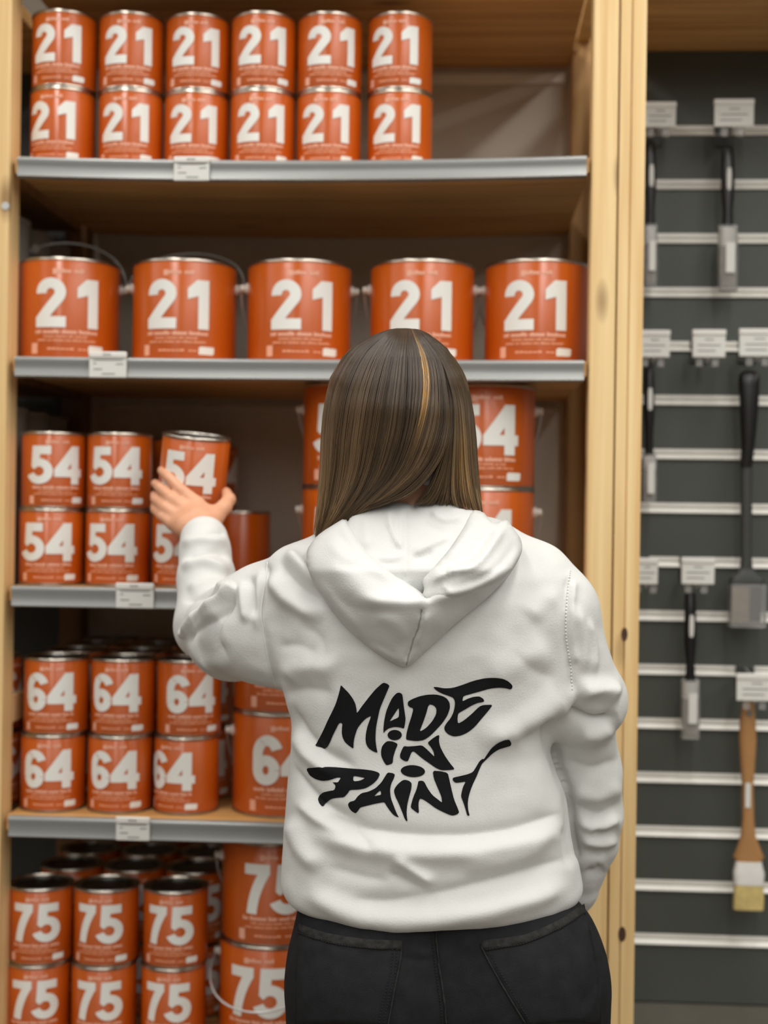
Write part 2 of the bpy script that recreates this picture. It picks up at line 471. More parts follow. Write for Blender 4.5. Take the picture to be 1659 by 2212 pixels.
EAR_Z = 0.133
def add_bail(root, tilt):
    """two handle ears and the wire handle, tilt 0 = straight up, positive = forward"""
    R = 0.0885
    for sg in (-1, 1):
        MB().tube([(sg * (R - 0.002), 0, EAR_Z), (sg * (R + 0.004), 0, EAR_Z), (sg * (R + 0.006), 0, EAR_Z), (sg * (R + 0.013), 0, EAR_Z), (sg * (R + 0.0145), 0, EAR_Z)],
                  [0.0095, 0.0095, 0.006, 0.0065, 0.003], 16).build('handle_ear', KNOB, root, local=True)
    pts = []
    for i in range(33):
        t = math.pi * i / 32
        x = -(R + 0.011) * math.cos(t); h = 0.136 * math.sin(t) ** 0.8
        pts.append((x, -h * math.sin(tilt), EAR_Z + h * math.cos(tilt)))
    return MB().tube(pts, 0.0018, 8).build('wire_handle', WIRE, root, local=True)

PROTO = {}
def can_proto(num, big, tilt=None):
    key = (num, big, tilt)
    if key not in PROTO:
        r = make_can(num, big)
        if big:
            add_bail(r, tilt)
        PROTO[key] = [r, False]
    return PROTO[key]
ORD = ['leftmost', 'second from left', 'third from left', 'fourth from left', 'fifth from left', 'rightmost']

def put_can(num, big, x, y, z, offset, label, group, tilt=None):
    p = can_proto(num, big, tilt)
    if p[1]: o = copy_tree(p[0])
    else: o = p[0]; p[1] = True
    o.location = (x, y, z)
    los = math.atan2(CAM[0] - x, -(CAM[1] - y))     # turn towards where the viewer stands, then by the can's own turn
    o.rotation_euler = (0, 0, los + rad(offset))
    tag(o, label, 'paint can', group)
    return o

def can_x(px, py, Y):
    return atY(px, py, Y)[0]
HS, HB = 0.1285, 0.172
YS, YB = 0.094, 0.128
E = 0.0006
def small_row(num, sh, tier, cx, offs, words_, py, group, first=0):
    for i, (c, a) in enumerate(zip(cx, offs)):
        x = can_x(c, py, YS); z = SURF[sh] - sag(sh, x) + E + tier * (HS + E)
        put_can(num, False, x, YS + 0.004 * ((i * 7 + tier * 3) % 3 - 1), z, a, words_(i), group)

small_row('21', 1, 1, [142, 285, 428, 571, 713, 865], [-15.6, -7.4, -6, -3.5, 3, -12.5], lambda i: f'small orange can numbered 21, {ORD[i]} in the upper tier on the top shelf', 90, 'small cans on the top shelf')
small_row('21', 1, 0, [137.5, 284, 425, 569, 711, 864], [-23, -13.5, -8.5, -5, -8, -7.5], lambda i: f'small orange can numbered 21, {ORD[i]} in the lower tier on the top shelf', 260, 'small cans on the top shelf')
ORD5 = ['leftmost, wire handle raised', 'second from left', 'middle one', 'second from right, partly behind her head', 'rightmost, beside the pine post']
for i, (c, a, tl) in enumerate(zip([147, 399.5, 647, 912, 1160], [-1, -8, 3, -1.5, -2], [-0.78, -0.92, 3.75, 3.75, 3.75])):
    x = can_x(c, 660, YB)
    o = put_can('21', True, x, YB, SURF[2] - sag(2, x) + E, a, f'large orange bucket numbered 21 on the second shelf, {ORD5[i]}', 'large cans on the second shelf', tl)

small_row('54', 3, 1, [118, 258.6], [4.5, -6.3], lambda i: ['small can numbered 54 at far left, on top of its stack', 'small can numbered 54, upper one beside the reaching hand'][i], 1015, 'small cans on the third shelf')
small_row('54', 3, 0, [112.7, 255, 397], [-6, -13.5, -13], lambda i: ['small can numbered 54 at far left, bottom of its stack', 'small can numbered 54, bottom of second stack, behind the price card', 'small can numbered 54 half hidden behind the white cuff'][i], 1180, 'small cans on the third shelf')
def back_can(num, sh, tier, px, py, Y, a, label, group):
    x = can_x(px, py, Y)
    put_can(num, False, x, Y, SURF[sh] + E + tier * (HS + E), a, label, group)
back_can('54', 3, 1, 396, 1015, 0.235, 6, 'shaded small can numbered 54 directly behind the held can', 'small cans on the third shelf')
back_can('54', 3, 0, 396, 1180, 0.235, 6, 'shaded small can below the one behind the held can', 'small cans on the third shelf')
back_can('54', 3, 1, 452, 1015, 0.435, 40, 'darkest small can deep on the third shelf, upper, right of the hand', 'small cans on the third shelf')
back_can('54', 3, 0, 452, 1180, 0.435, 40, 'dark small can deep on the third shelf, lower, behind the forearm', 'small cans on the third shelf')
back_can('54', 3, 0, 520, 1180, 0.315, 150, 'dark small can turned away, just right of the forearm', 'small cans on the third shelf')
for i, (c, a, w_) in enumerate([(766, -9, 'left of'), (1042, 3.5, 'right of')]):
    for t in (1, 0):
        put_can('54', True, can_x(c, 1000, YB), YB, SURF[3] + E + t * (HB + E), a - (0 if t else 3),
                f'large orange bucket numbered 54, {"upper" if t else "lower"} one showing {w_} her hair', 'large cans on the third shelf', 3.75)

small_row('64', 4, 1, [123.5, 266.7, 408], [-11, -14.5, 4.5], lambda i: f'small can numbered 64, {["left", "middle", "right"][i]} one of the upper three', 1510, 'small cans on the fourth shelf')
small_row('64', 4, 0, [116.5, 260, 402], [-9.5, -12, -32], lambda i: f'small can numbered 64, {["left", "middle", "right"][i]} one of the lower three', 1680, 'small cans on the fourth shelf')
for t in (1, 0):
    put_can('64', True, can_x(615, 1660, YB), YB, SURF[4] + E + t * (HB + E), 0, f'large orange bucket numbered 64, {"upper, under her raised arm" if t else "lower, left of the white hoodie"}', 'large cans on the fourth shelf', 3.75)
NTH = ['left', 'middle', 'right']
for r_, Y in enumerate((0.215, 0.33, 0.44)):
    for i, c in enumerate((123.5, 266.7, 408)):
        x = can_x(c, 1500, YS) + 0.003 * r_
        for t in (0, 1):
            put_can('64', False, x, Y, SURF[4] + E + t * (HS + E), 10 * i - 12, f'can {"topping" if t else "under"} the {NTH[i]} 64 stack on the fourth shelf, {["second", "third", "fourth"][r_]} row back', 'small cans in rows behind the front 64 stacks')

small_row('75', 5, 1, [89.5, 230, 378.5], [-8, -13, -10], lambda i: f'small can numbered 75 with open dark lid view, {NTH[i]} in the upper tier', 2000, 'small cans on the bottom shelf')
small_row('75', 5, 0, [82.5, 224.5, 374], [-5, -9, -11], lambda i: f'small can numbered 75 cut by the picture bottom, {NTH[i]} one', 2170, 'small cans on the bottom shelf')
put_can('75', True, can_x(592, 1940, YB), YB, SURF[5] + E + HB + E, 0, 'large orange bucket numbered 75, upper, beside the hoodie hem', 'large cans on the bottom shelf', 3.75)
put_can('75', True, can_x(586, 2150, YB), YB, SURF[5] + E, -15, 'large orange bucket numbered 75, lower, wire handle hanging in front', 'large cans on the bottom shelf', 2.0)
for r_, Y in enumerate((0.225, 0.34, 0.45)):
    for i, c in enumerate((156, 290, 424)):
        x = can_x(c, 1890, 0.225) + 0.002 * r_
        for t in (0, 1):
            put_can('75', False, x, Y, SURF[5] + E + t * (HS + E), 8 * i - 6, f'can {"topping" if t else "under"} the {NTH[i]} 75 stack on the bottom shelf, {["second", "third", "fourth"][r_]} row back', 'small cans in rows behind the front 75 stacks')

# dark grey cans of the neighbouring bay
def grey_can(x, y, z, R, H, label):
    t = thing('storage_can', label, 'can', (x, y, z), 'dark grey cans of the neighbouring bay')
    MB().lathe([(R - 0.002, 0), (R, 0.004), (R, H - 0.012), (R + 0.002, H - 0.010), (R + 0.002, H - 0.002), (R - 0.004, H)], 40).build('can_body', GREYCAN, t, local=True)
    MB().lathe([(R - 0.004, H + 0.0002), (R - 0.006, H + 0.003), (0.003, H + 0.003)], 40).build('lid', LIDM, t, local=True)
    for sg in (-1, 1):
        MB().tube([(sg * (R - 0.002) * 0.7, -sg * 0 - R * 0.7, H * 0.86), (sg * (R + 0.012) * 0.7, -R * 0.7 - 0.010, H * 0.86)], 0.008, 12).build('handle_ear', KNOB, t, local=True)
LV = {2: 'second', 3: 'third', 4: 'fourth'}
for sh, H in ((2, 0.262), (3, 0.31), (4, 0.194)):
    for y, w_ in ((0.155, 'nearest'), (0.283, 'middle'), (0.405, 'rearmost')):
        if sh == 4 and y < 0.2: continue
        grey_can(XL - 0.0775, y, SURF[sh] - 0.0035, 0.0605, H, f'{w_} dark grey can beyond the left post at {LV[sh]} shelf height')
for t in (0, 1):
    put_can('64', False, XL - 0.0665, 0.13, SURF[4] - 0.0035 + t * (HS + E), 60, f'orange can sliver at the left post edge, {"upper" if t else "lower"} of two', 'small cans on the fourth shelf')
boxobj('ladder_rung', (XL - 0.011, XL - 0.001, 0.059, BACK - 0.05, 1.015, 1.062), PINE_V, unit, bevel=0.002)
KNOTM = mat('wood_knot', lin(74, 46, 28), 0.7, noise=0.2, nscale=150)
for kx, ky, rx_, rz_ in ((1349, 1370, 0.005, 0.011), (1344, 2018, 0.006, 0.012)):
    p = atY(kx, ky, -0.0005); mb = MB()
    mb.section([(p[0], 0, 0, rx_, rz_), (p[0], 0, 0.0012, rx_ * .9, rz_ * .9)], 20)
    mb.v = [(x, -0.0006 + z, p[2] + y) for x, y, z in mb.v]
    mb.build('knot', KNOTM, sl, smooth=False)

# price cards on the rails
def price_card(px0, px1, py0, py1, label):
    a = atY(px0, py1, -0.006); b = atY(px1, py0, -0.006)
    x0, x1, z0, z1 = a[0], b[0], a[2], b[2]
    t = thing('price_card', label, 'price card', ((x0 + x1) / 2, -0.004, z0), 'price cards on the rails')
    boxobj('card', (x0, x1, -0.0062, -0.0012, z0, z1 - 0.010), CARD, t, bevel=0.001)
    MB().box(x0 - 0.0005, x1 + 0.0005, -0.0085, -0.0012, z1 - 0.0105, z1).build('header_strip', WHITEM, t, bevel=0.002)
    m = MB(); w = x1 - x0
    for (u0, u1, v) in ((0.12, 0.9, 0.66), (0.12, 0.2, 0.52), (0.72, 0.92, 0.5), (0.12, 0.36, 0.3), (0.35, 0.7, 0.12)):
        m.box(x0 + w * u0, x0 + w * u1, -0.0066, -0.006, z0 + (z1 - z0) * v, z0 + (z1 - z0) * v + 0.0016)
    m.build('printed_lines', INK, t, smooth=False)
    m2 = MB(); zz = z1 - 0.0062
    for k in range(5): m2.box(x0 + w * 0.38 + k * 0.0028, x0 + w * 0.38 + k * 0.0028 + 0.002, -0.0089, -0.0084, zz, zz + 0.0026)
    m2.build('price', INK, t, smooth=False)
price_card(375, 452, 338, 390, 'white price card on the top shelf rail')
price_card(192, 273, 760, 815, 'white price card on the second shelf rail')
price_card(250, 332, 1260, 1313, 'white price card on the third shelf rail')
price_card(250, 323, 1766, 1815, 'white price card on the fourth shelf rail, under the 64 cans')

# ------------------------------------------------------------------ hooks, tags and brushes on the slatwall
HY = SLY - 0.105
def hook(pxc, w, py0, py1, label, slot_py, py_prong):
    c0 = atY(pxc, py0, HY); c1 = atY(pxc, py1, HY)
    x = c0[0]; zs = min(SL_Z, key=lambda q: abs(q - atY(pxc, slot_py, SLY)[2]))
    hw = w / 2 / FPX * 2.475
    t = thing('display_hook', label, 'hook', (x, SLY, zs), 'price tag hooks on the slatwall')
    boxobj('back_plate', (x - 0.017, x + 0.017, SLY - 0.006, SLY - 0.0022, zs - 0.03, zs + 0.012), DGREY, t, bevel=0.002)
    zp = min(zs - 0.005, c1[2] - 0.006)
    pts = [(x, SLY - 0.006, zs - 0.005), (x, SLY - 0.05, zs - 0.006), (x, HY + 0.02, zp), (x, HY + 0.004, zp + 0.004), (x, HY, zp + 0.012)]
    MB().tube(pts, 0.0028, 8).build('prong', WIRE, t)
    top = [(x, SLY - 0.006, zs + 0.006), (x, SLY - 0.04, c0[2] - 0.006), (x, HY + 0.004, c0[2] - 0.006)]
    MB().tube(top, 0.002, 8).build('tag_arm', WIRE, t)
    cd = MB().box(x - hw, x + hw, HY - 0.002, HY + 0.002, c1[2], c0[2] - 0.004).build('tag_card', CARD, t, bevel=0.001)
    MB().box(x - hw - 0.001, x + hw + 0.001, HY - 0.004, HY + 0.005, c0[2] - 0.011, c0[2]).build('header_strip', WHITEM, cd, bevel=0.002)
    m = MB()
    for v, a, b in ((0.62, -0.25, 0.3), (0.42, -0.7, 0.7), (0.22, -0.7, 0.4)):
        zz = c1[2] + (c0[2] - c1[2]) * v
        m.box(x + hw * a, x + hw * b, HY - 0.0026, HY - 0.0019, zz, zz + 0.0016)
    m.build('printed_lines', INK, cd, smooth=False)
    for sg in (-1, 1):
        boxobj('clip', (x - 0.004 + sg * 0.014 - 0.004, x + sg * 0.014 + 0.004, HY + 0.002, HY + 0.008, c1[2] - 0.016, c1[2] + 0.004), CLEAR, t, bevel=0.001)
    return x, zp

YH = SLY - 0.062
def sec_rows(rows, Y, dy):
    out = []
    for pxc, py, wpx, b in rows:
        p = atY(pxc, py, Y)
        out.append((p[0], Y + dy, p[2], wpx / 2 / FPX * (2.25 + Y), b))
    return out

def black_brush(label, pxs, py_top, py_mid, py_bot, w, sleeve_w, shine=True):
    Y = YH
    p0 = atY(pxs, py_top, Y)
    t = thing('paint_brush', label, 'paint brush', (p0[0], Y, atY(pxs, py_bot, Y)[2]), 'packed brushes on the slatwall')
    L = py_mid - py_top
    rows = [(pxs, py_top, w * 0.6, 0.005), (pxs, py_top + L * 0.03, w * 0.85, 0.007), (pxs, py_top + L * 0.3, w * 0.95, 0.009), (pxs, py_top + L * 0.55, w * 1.0, 0.010), (pxs, py_top + L * 0.8, w * 0.7, 0.008), (pxs, py_mid + 6, w * 0.85, 0.008)]
    h = MB().section(sec_rows(rows, Y, 0)[::-1], 18).build('handle', BLKP, t)
    if shine:  # pale oval laid on the black handle as a painted shine
        q = atY(pxs + w * 0.12, py_top + L * 0.36, Y - 0.011)
        MB().section([(q[0], Y - 0.0092, q[2] - 0.024, 0.003, 0.0015), (q[0], Y - 0.0098, q[2] - 0.014, 0.0042, 0.0015), (q[0], Y - 0.0098, q[2] + 0.006, 0.0042, 0.0015), (q[0], Y - 0.009, q[2] + 0.016, 0.003, 0.0015)], 12).build('handle_label_or_shine', CARD, h)
    B = py_bot - py_mid
    MB().section(sec_rows([(pxs, py_mid + B * 0.30, sleeve_w * 0.8, 0.009), (pxs, py_mid, sleeve_w * 0.86, 0.0095)], Y, 0), 18, 3).build('ferrule', FERR, t)
    MB().section(sec_rows([(pxs + 1, py_mid + B * 0.93, sleeve_w * 0.72, 0.005), (pxs, py_mid + B * 0.6, sleeve_w * 0.84, 0.009), (pxs, py_mid + B * 0.29, sleeve_w * 0.8, 0.009)], Y, 0), 18, 3).build('bristles', BRISTLE, t)
    sl_ = MB().section(sec_rows([(pxs, py_bot, sleeve_w * 1.0, 0.009), (pxs, py_mid + B * 0.5, sleeve_w * 1.06, 0.0125), (pxs, py_mid - 4, sleeve_w * 1.0, 0.0115)], Y, 0), 18, 4).build('clear_sleeve', CLEAR, t)
    q = atY(pxs + sleeve_w * 0.15, py_mid + B * 0.45, Y - 0.013)
    MB().box(q[0] - sleeve_w * 0.0002, q[0] + sleeve_w * 0.0002, Y - 0.0142, Y - 0.0132, q[2] - 0.03, q[2] + 0.025).build('paper_insert', CARD, sl_, smooth=False)
    return t

hook(1426, 68, 220, 275, 'hook with a price tag beside the pine post, top row', 285, 300)
black_brush('black handled brush in clear sleeve, top row, half behind the post', 1405, 308, 490, 620, 25, 28)
hook(1586, 84, 214, 274, 'hook with the widest price tag in the top row', 285, 300)
black_brush('black handled brush in clear sleeve, top row, right of the post', 1572, 318, 492, 628, 30, 40)
hook(1414, 66, 713, 772, 'hook with a price tag against the post, second row', 752, 790)
black_brush('slim black brush hanging by the post, second row', 1402, 785, 985, 1085, 24, 30)
hook(1532, 70, 712, 772, 'empty hook with price tag between two brushes, second row', 752, 830)
hook(1640, 84, 710, 770, 'hook with price tag at the picture edge, holding the long tool', 752, 790)
hook(1398, 46, 1205, 1262, 'bare hook with narrow price tag by the post, third row', 1215, 1275)
hook(1508, 70, 1204, 1262, 'hook with price tag above the lowest black brush', 1215, 1280)
black_brush('black brush in clear sleeve, hanging lowest of the black ones', 1491, 1278, 1472, 1595, 27, 38)
hook(1634, 84, 1455, 1514, 'hook with price tag above the wooden brush', 1447, 1510)

# long black block brush
Y = YH
t = thing('block_brush', 'long black handled block brush at the picture edge', 'brush', (atY(1612, 1350, Y)[0], Y, atY(1612, 1350, Y)[2]))
MB().section(sec_rows([(1611, 1010, 26, 0.010), (1616, 960, 29, 0.012), (1618, 880, 40, 0.013), (1618, 830, 45, 0.013), (1618, 812, 44, 0.012), (1618, 802, 30, 0.008)], Y, 0), 20, 2.5).build('handle', BLKP, t)
MB().section(sec_rows([(1612, 1240, 30, 0.009), (1612, 1210, 24, 0.008), (1612, 1005, 25, 0.009)], Y, 0), 18, 2.5).build('shaft', DGREY, t)
MB().section(sec_rows([(1612, 1262, 74, 0.012), (1612, 1248, 70, 0.012), (1612, 1238, 40, 0.010), (1612, 1228, 28, 0.009)], Y, 0), 20, 4).build('head_block', DGREY, t)
MB().section(sec_rows([(1610, 1342, 62, 0.012), (1612, 1264, 66, 0.012)], Y, 0), 20, 5).build('bristles', BLKP, t)
q0, q1 = atY(1580, 1345, Y - 0.013), atY(1619, 1268, Y - 0.013)
boxobj('cardboard_label', (q0[0], q1[0], Y - 0.0142, Y - 0.0125, q0[2], q1[2]), mat('cardboard', lin(140, 122, 96), 0.7, noise=0.15, nscale=60), t)
boxobj('clear_sleeve', (atY(1574, 1355, Y)[0], atY(1652, 1355, Y)[0], Y - 0.016, Y + 0.016, atY(1612, 1355, Y)[2], atY(1612, 1262, Y)[2]), CLEAR, t, bevel=0.003)

# wooden brush
t = thing('wooden_brush', 'long varnished wooden brush with pale bristles, lower right', 'paint brush', (atY(1617, 1963, Y)[0], Y, atY(1617, 1963, Y)[2]))
h = MB().section(sec_rows([(1617, 1862, 52, 0.009), (1617, 1850, 66, 0.009), (1617, 1835, 52, 0.009), (1616, 1805, 32, 0.009), (1616, 1770, 25, 0.008), (1615, 1700, 24, 0.008), (1615, 1640, 32, 0.009), (1615, 1600, 37, 0.010), (1615, 1560, 34, 0.010), (1616, 1525, 26, 0.008), (1616, 1514, 14, 0.005)], Y, 0), 22, 2.4).build('handle', BEECH, t)
q = atY(1620, 1541, Y - 0.012)
MB().lathe([(0.005, 0), (0.005, 0.002)], 16).build('hanging_hole', INK, h)
hole = bpy.data.objects['hanging_hole']; hole.rotation_euler = (rad(90), 0, 0); hole.location = (q[0] - wloc(t)[0], -0.0093, q[2] - wloc(t)[2])
for v in hole.data.vertices: v.co += Vector(wloc(t))
q0, q1 = atY(1610, 1745, Y - 0.01), atY(1622, 1692, Y - 0.01)
boxobj('handle_label_or_shine', (q0[0], q1[0], Y - 0.0092, Y - 0.0078, q0[2], q1[2]), CARD, h)
MB().section(sec_rows([(1617, 1910, 62, 0.011), (1617, 1884, 66, 0.012), (1617, 1878, 62, 0.011), (1617, 1860, 54, 0.010)], Y, 0), 22, 4).build('ferrule', FERR, t)
MB().section(sec_rows([(1616, 1964, 64, 0.009), (1617, 1940, 64, 0.011), (1617, 1906, 60, 0.010)], Y, 0), 22, 4).build('bristles', BEIGEB, t)

# ------------------------------------------------------------------ implicit body modelling
class Field:
    """a signed distance field on a grid, grown from smooth blended primitives, meshed with surface nets"""
    def __init__(s, lo, hi, h):
        s.lo, s.h = np.array(lo, float), h
        s.n = np.ceil((np.array(hi) - s.lo) / h).astype(int) + 1
        s.F = np.full(s.n, 0.3, np.float32)
    def region(s, lo, hi):
        a = np.clip(np.floor((np.array(lo) - s.lo) / s.h).astype(int), 0, s.n - 1)
        b = np.clip(np.ceil((np.array(hi) - s.lo) / s.h).astype(int) + 1, 1, s.n)
        sl_ = tuple(slice(i, j) for i, j in zip(a, b))
        g = [(s.lo[k] + s.h * np.arange(a[k], b[k])).astype(np.float32) for k in range(3)]
        return sl_, g[0][:, None, None], g[1][None, :, None], g[2][None, None, :]
    def put(s, sl_, d, k, sub=False):
        f = s.F[sl_]
        if sub:
            d = -d; h = np.clip(0.5 - 0.5 * (d - f) / k, 0, 1); s.F[sl_] = d * (1 - h) * 0 + f * h + d * (1 - h) + k * h * (1 - h); return
        h = np.clip(0.5 + 0.5 * (f - d) / k, 0, 1)
        s.F[sl_] = f * (1 - h) + d * h - k * h * (1 - h)
    def cone(s, a, ra, b, rb, k=0.01):
        a, b = np.array(a, float), np.array(b, float); R = max(ra, rb) + 4 * k + 3 * s.h
        sl_, X, Y, Z = s.region(np.minimum(a, b) - R, np.maximum(a, b) + R)
        ba = b - a; L = ba @ ba + 1e-12
        t = np.clip(((X - a[0]) * ba[0] + (Y - a[1]) * ba[1] + (Z - a[2]) * ba[2]) / L, 0, 1)
        d = np.sqrt((X - a[0] - t * ba[0]) ** 2 + (Y - a[1] - t * ba[1]) ** 2 + (Z - a[2] - t * ba[2]) ** 2) - (ra + t * (rb - ra))
        s.put(sl_, d, k)
    def chain(s, pts, k=0.01):
        """(px, py, depth, radius) joints in frame pixels"""
        for p, q in zip(pts, pts[1:]):
            s.cone(atD(*p[:3]), p[3], atD(*q[:3]), q[3], k)
    def ell(s, c, r, k=0.01, sub=False):
        c, r = np.array(c, float), np.array(r, float); R = r + 4 * k + 3 * s.h
        sl_, X, Y, Z = s.region(c - R, c + R)
        q = np.sqrt(((X - c[0]) / r[0]) ** 2 + ((Y - c[1]) / r[1]) ** 2 + ((Z - c[2]) / r[2]) ** 2)
        q2 = np.sqrt(((X - c[0]) / r[0] ** 2) ** 2 + ((Y - c[1]) / r[1] ** 2) ** 2 + ((Z - c[2]) / r[2] ** 2) ** 2) + 1e-6
        s.put(sl_, q * (q - 1) / q2, k, sub)
    def trunk(s, rows, e=2.4, k=0.02, shrink=0.0, hem=None):
        """rows: (py, px left, px right, half depth, silhouette depth)"""
        R = np.array(rows, float)
        L = np.array([atD(r[1], r[0], r[4]) for r in R]); Q = np.array([atD(r[2], r[0], r[4]) for r in R])
        zc = (L[:, 2] + Q[:, 2]) / 2; o = np.argsort(zc)
        zc, xl, xr, yc, b = zc[o], L[o, 0], Q[o, 0], (L[o, 1] + Q[o, 1]) / 2, R[o, 3]
        sl_, X, Y, Z = s.region((xl.min() - .06, yc.min() - b.max() - .06, zc.min() - .05), (xr.max() + .06, yc.max() + b.max() + .06, zc.max() + .06))
        z = Z.ravel()
        def ip(v):
            zz = np.linspace(zc[0] - .1, zc[-1] + .1, 400); w = np.interp(zz, zc, v)
            kk = np.exp(-np.linspace(-2, 2, 17) ** 2); kk /= kk.sum()
            w = np.convolve(np.pad(w, 8, 'edge'), kk, 'valid')
            return np.interp(z, zz, w)[None, None, :]
        XL_, XR_, YC_, B_ = ip(xl) + shrink, ip(xr) - shrink, ip(yc), ip(b) - shrink
        A_, XC_ = (XR_ - XL_) / 2, (XR_ + XL_) / 2
        q = (np.abs((X - XC_) / A_) ** e + np.abs((Y - YC_) / B_) ** e) ** (1 / e)
        d = (q - 1) * np.minimum(A_, B_) * 0.85
        top = Z - zc[-1]
        bot = (zc[0] - Z) if hem is None else (hem[0] + hem[1] * (X - hem[2]) - Z)
        kk = 0.03
        for cut in (top, bot):
            cut = np.broadcast_to(cut, d.shape); h = np.clip(0.5 - 0.5 * (cut - d) / kk, 0, 1)
            d = cut * (1 - h) + d * h + kk * h * (1 - h)
        s.put(sl_, d.astype(np.float32), k)
    def mesh(s):
        F = s.F; S = F < 0; n = F.shape
        cnt = np.zeros(tuple(i - 1 for i in n), np.int8); 
        acc = np.zeros(cnt.shape + (3,), np.float32)
        for ax in range(3):
            o1, o2 = [a for a in range(3) if a != ax]
            A = np.take(F, range(n[ax] - 1), ax); B = np.take(F, range(1, n[ax]), ax)
            cr_ = (A < 0) != (B < 0)
            t = np.where(cr_, A / np.where(cr_, A - B, 1), 0).astype(np.float32)
            for i in (0, 1):
                for j in (0, 1):
                    sl_ = [slice(None)] * 3
                    sl_[o1] = slice(i, n[o1] - 1 + i); sl_[o2] = slice(j, n[o2] - 1 + j)
                    c = cr_[tuple(sl_)]
                    cnt += c
                    acc[..., ax] += np.where(c, t[tuple(sl_)], 0)
                    acc[..., o1] += i * c; acc[..., o2] += j * c
        act = cnt > 0
        idx = np.full(cnt.shape, -1, np.int64); idx[act] = np.arange(act.sum())
        ijk = np.argwhere(act)
        V = (ijk + acc[act] / cnt[act][:, None]) * s.h + s.lo
        Q = []
        for ax in range(3):
            o1, o2 = (ax + 1) % 3, (ax + 2) % 3
            A = np.take(S, range(n[ax] - 1), ax); B = np.take(S, range(1, n[ax]), ax)
            e = np.argwhere(A != B)
            e = e[(e[:, o1] > 0) & (e[:, o2] > 0) & (e[:, o1] < n[o1] - 1) & (e[:, o2] < n[o2] - 1)]
            neg = S[tuple(e.T)]
            def cell(d1, d2):
                c = e.copy(); c[:, o1] -= d1; c[:, o2] -= d2
                return idx[tuple(c.T)]
            q = np.stack([cell(1, 1), cell(0, 1), cell(0, 0), cell(1, 0)], 1)
            q[~neg] = q[~neg][:, ::-1]
            Q.append(q)
        return V, np.concatenate(Q)

def relax(V, Fq, it=2, lam=0.5):
    E_ = np.concatenate([Fq[:, [i, (i + 1) % 4]] for i in range(4)])
    for _ in range(it):
        s = np.zeros_like(V); c = np.zeros(len(V))
        for a in (0, 1):
            np.add.at(s, E_[:, a], V[E_[:, 1 - a]]); np.add.at(c, E_[:, a], 1)
        V = V + lam * (s / np.maximum(c, 1)[:, None] - V)
    return V
def normals(V, Fq):
    a = np.cross(V[Fq[:, 2]] - V[Fq[:, 0]], V[Fq[:, 3]] - V[Fq[:, 1]])
    N = np.zeros_like(V)
    for k in range(4): np.add.at(N, Fq[:, k], a)
    return N / (np.linalg.norm(N, axis=1)[:, None] + 1e-12)

def seg_dist(px, py, line):
    """distance of points to a polyline and the running parameter 0..1 along it"""
    L = np.array(line, float); best = np.full(px.shape, 1e9); par = np.zeros(px.shape)
    ln = np.r_[0, np.cumsum(np.hypot(*np.diff(L, axis=0).T))]
    for i in range(len(L) - 1):
        a, d = L[i], L[i + 1] - L[i]; l2 = d @ d + 1e-9
        t = np.clip(((px - a[0]) * d[0] + (py - a[1]) * d[1]) / l2, 0, 1)
        r = np.hypot(px - a[0] - t * d[0], py - a[1] - t * d[1])
        m = r < best; best[m] = r[m]; par[m] = (ln[i] + t[m] * math.sqrt(l2)) / ln[-1]
    return best, par
def smooth_line(L, n=6):
    """Catmull-Rom through the points"""
    P = np.array([L[0]] + list(L) + [L[-1]], float); out = []
    for i in range(1, len(P) - 2):
        p0, p1, p2, p3 = P[i - 1:i + 3]
        for t in np.linspace(0, 1, n, endpoint=False):
            out.append(0.5 * (2 * p1 + (p2 - p0) * t + (2 * p0 - 5 * p1 + 4 * p2 - p3) * t * t + (3 * p1 - p0 - 3 * p2 + p3) * t ** 3))
    out.append(P[-2]); return np.array(out)
def folds(px, py, lst):
    """height of a set of cloth folds: (points, height mm, width px[, taper])"""
    h = np.zeros(px.shape)
    for f in lst:
        pts, amp, w = f[:3]; tp = f[3] if len(f) > 3 else 0.25
        line = smooth_line(pts, 4)
        lo, hi = line.min(0) - 3 * w, line.max(0) + 3 * w
        m = (px > lo[0]) & (px < hi[0]) & (py > lo[1]) & (py < hi[1])
        if not m.any(): continue
        d, t = seg_dist(px[m], py[m], line)
        e = np.clip(np.minimum(t, 1 - t) / tp, 0, 1); e = e * e * (3 - 2 * e) if tp > 0 else 1
        h[m] += amp * 0.001 * (np.exp(-(d / w) ** 2) if amp > 0 else np.exp(-1.25 * np.sqrt((d / w) ** 2 + 0.03))) * e
    return h
def vnoise(V, scale, seed):
    o = Vector((seed * 3.1, seed * 1.7, seed * 0.9))
    return np.array([mnoise.noise(Vector(v) * scale + o) for v in V])

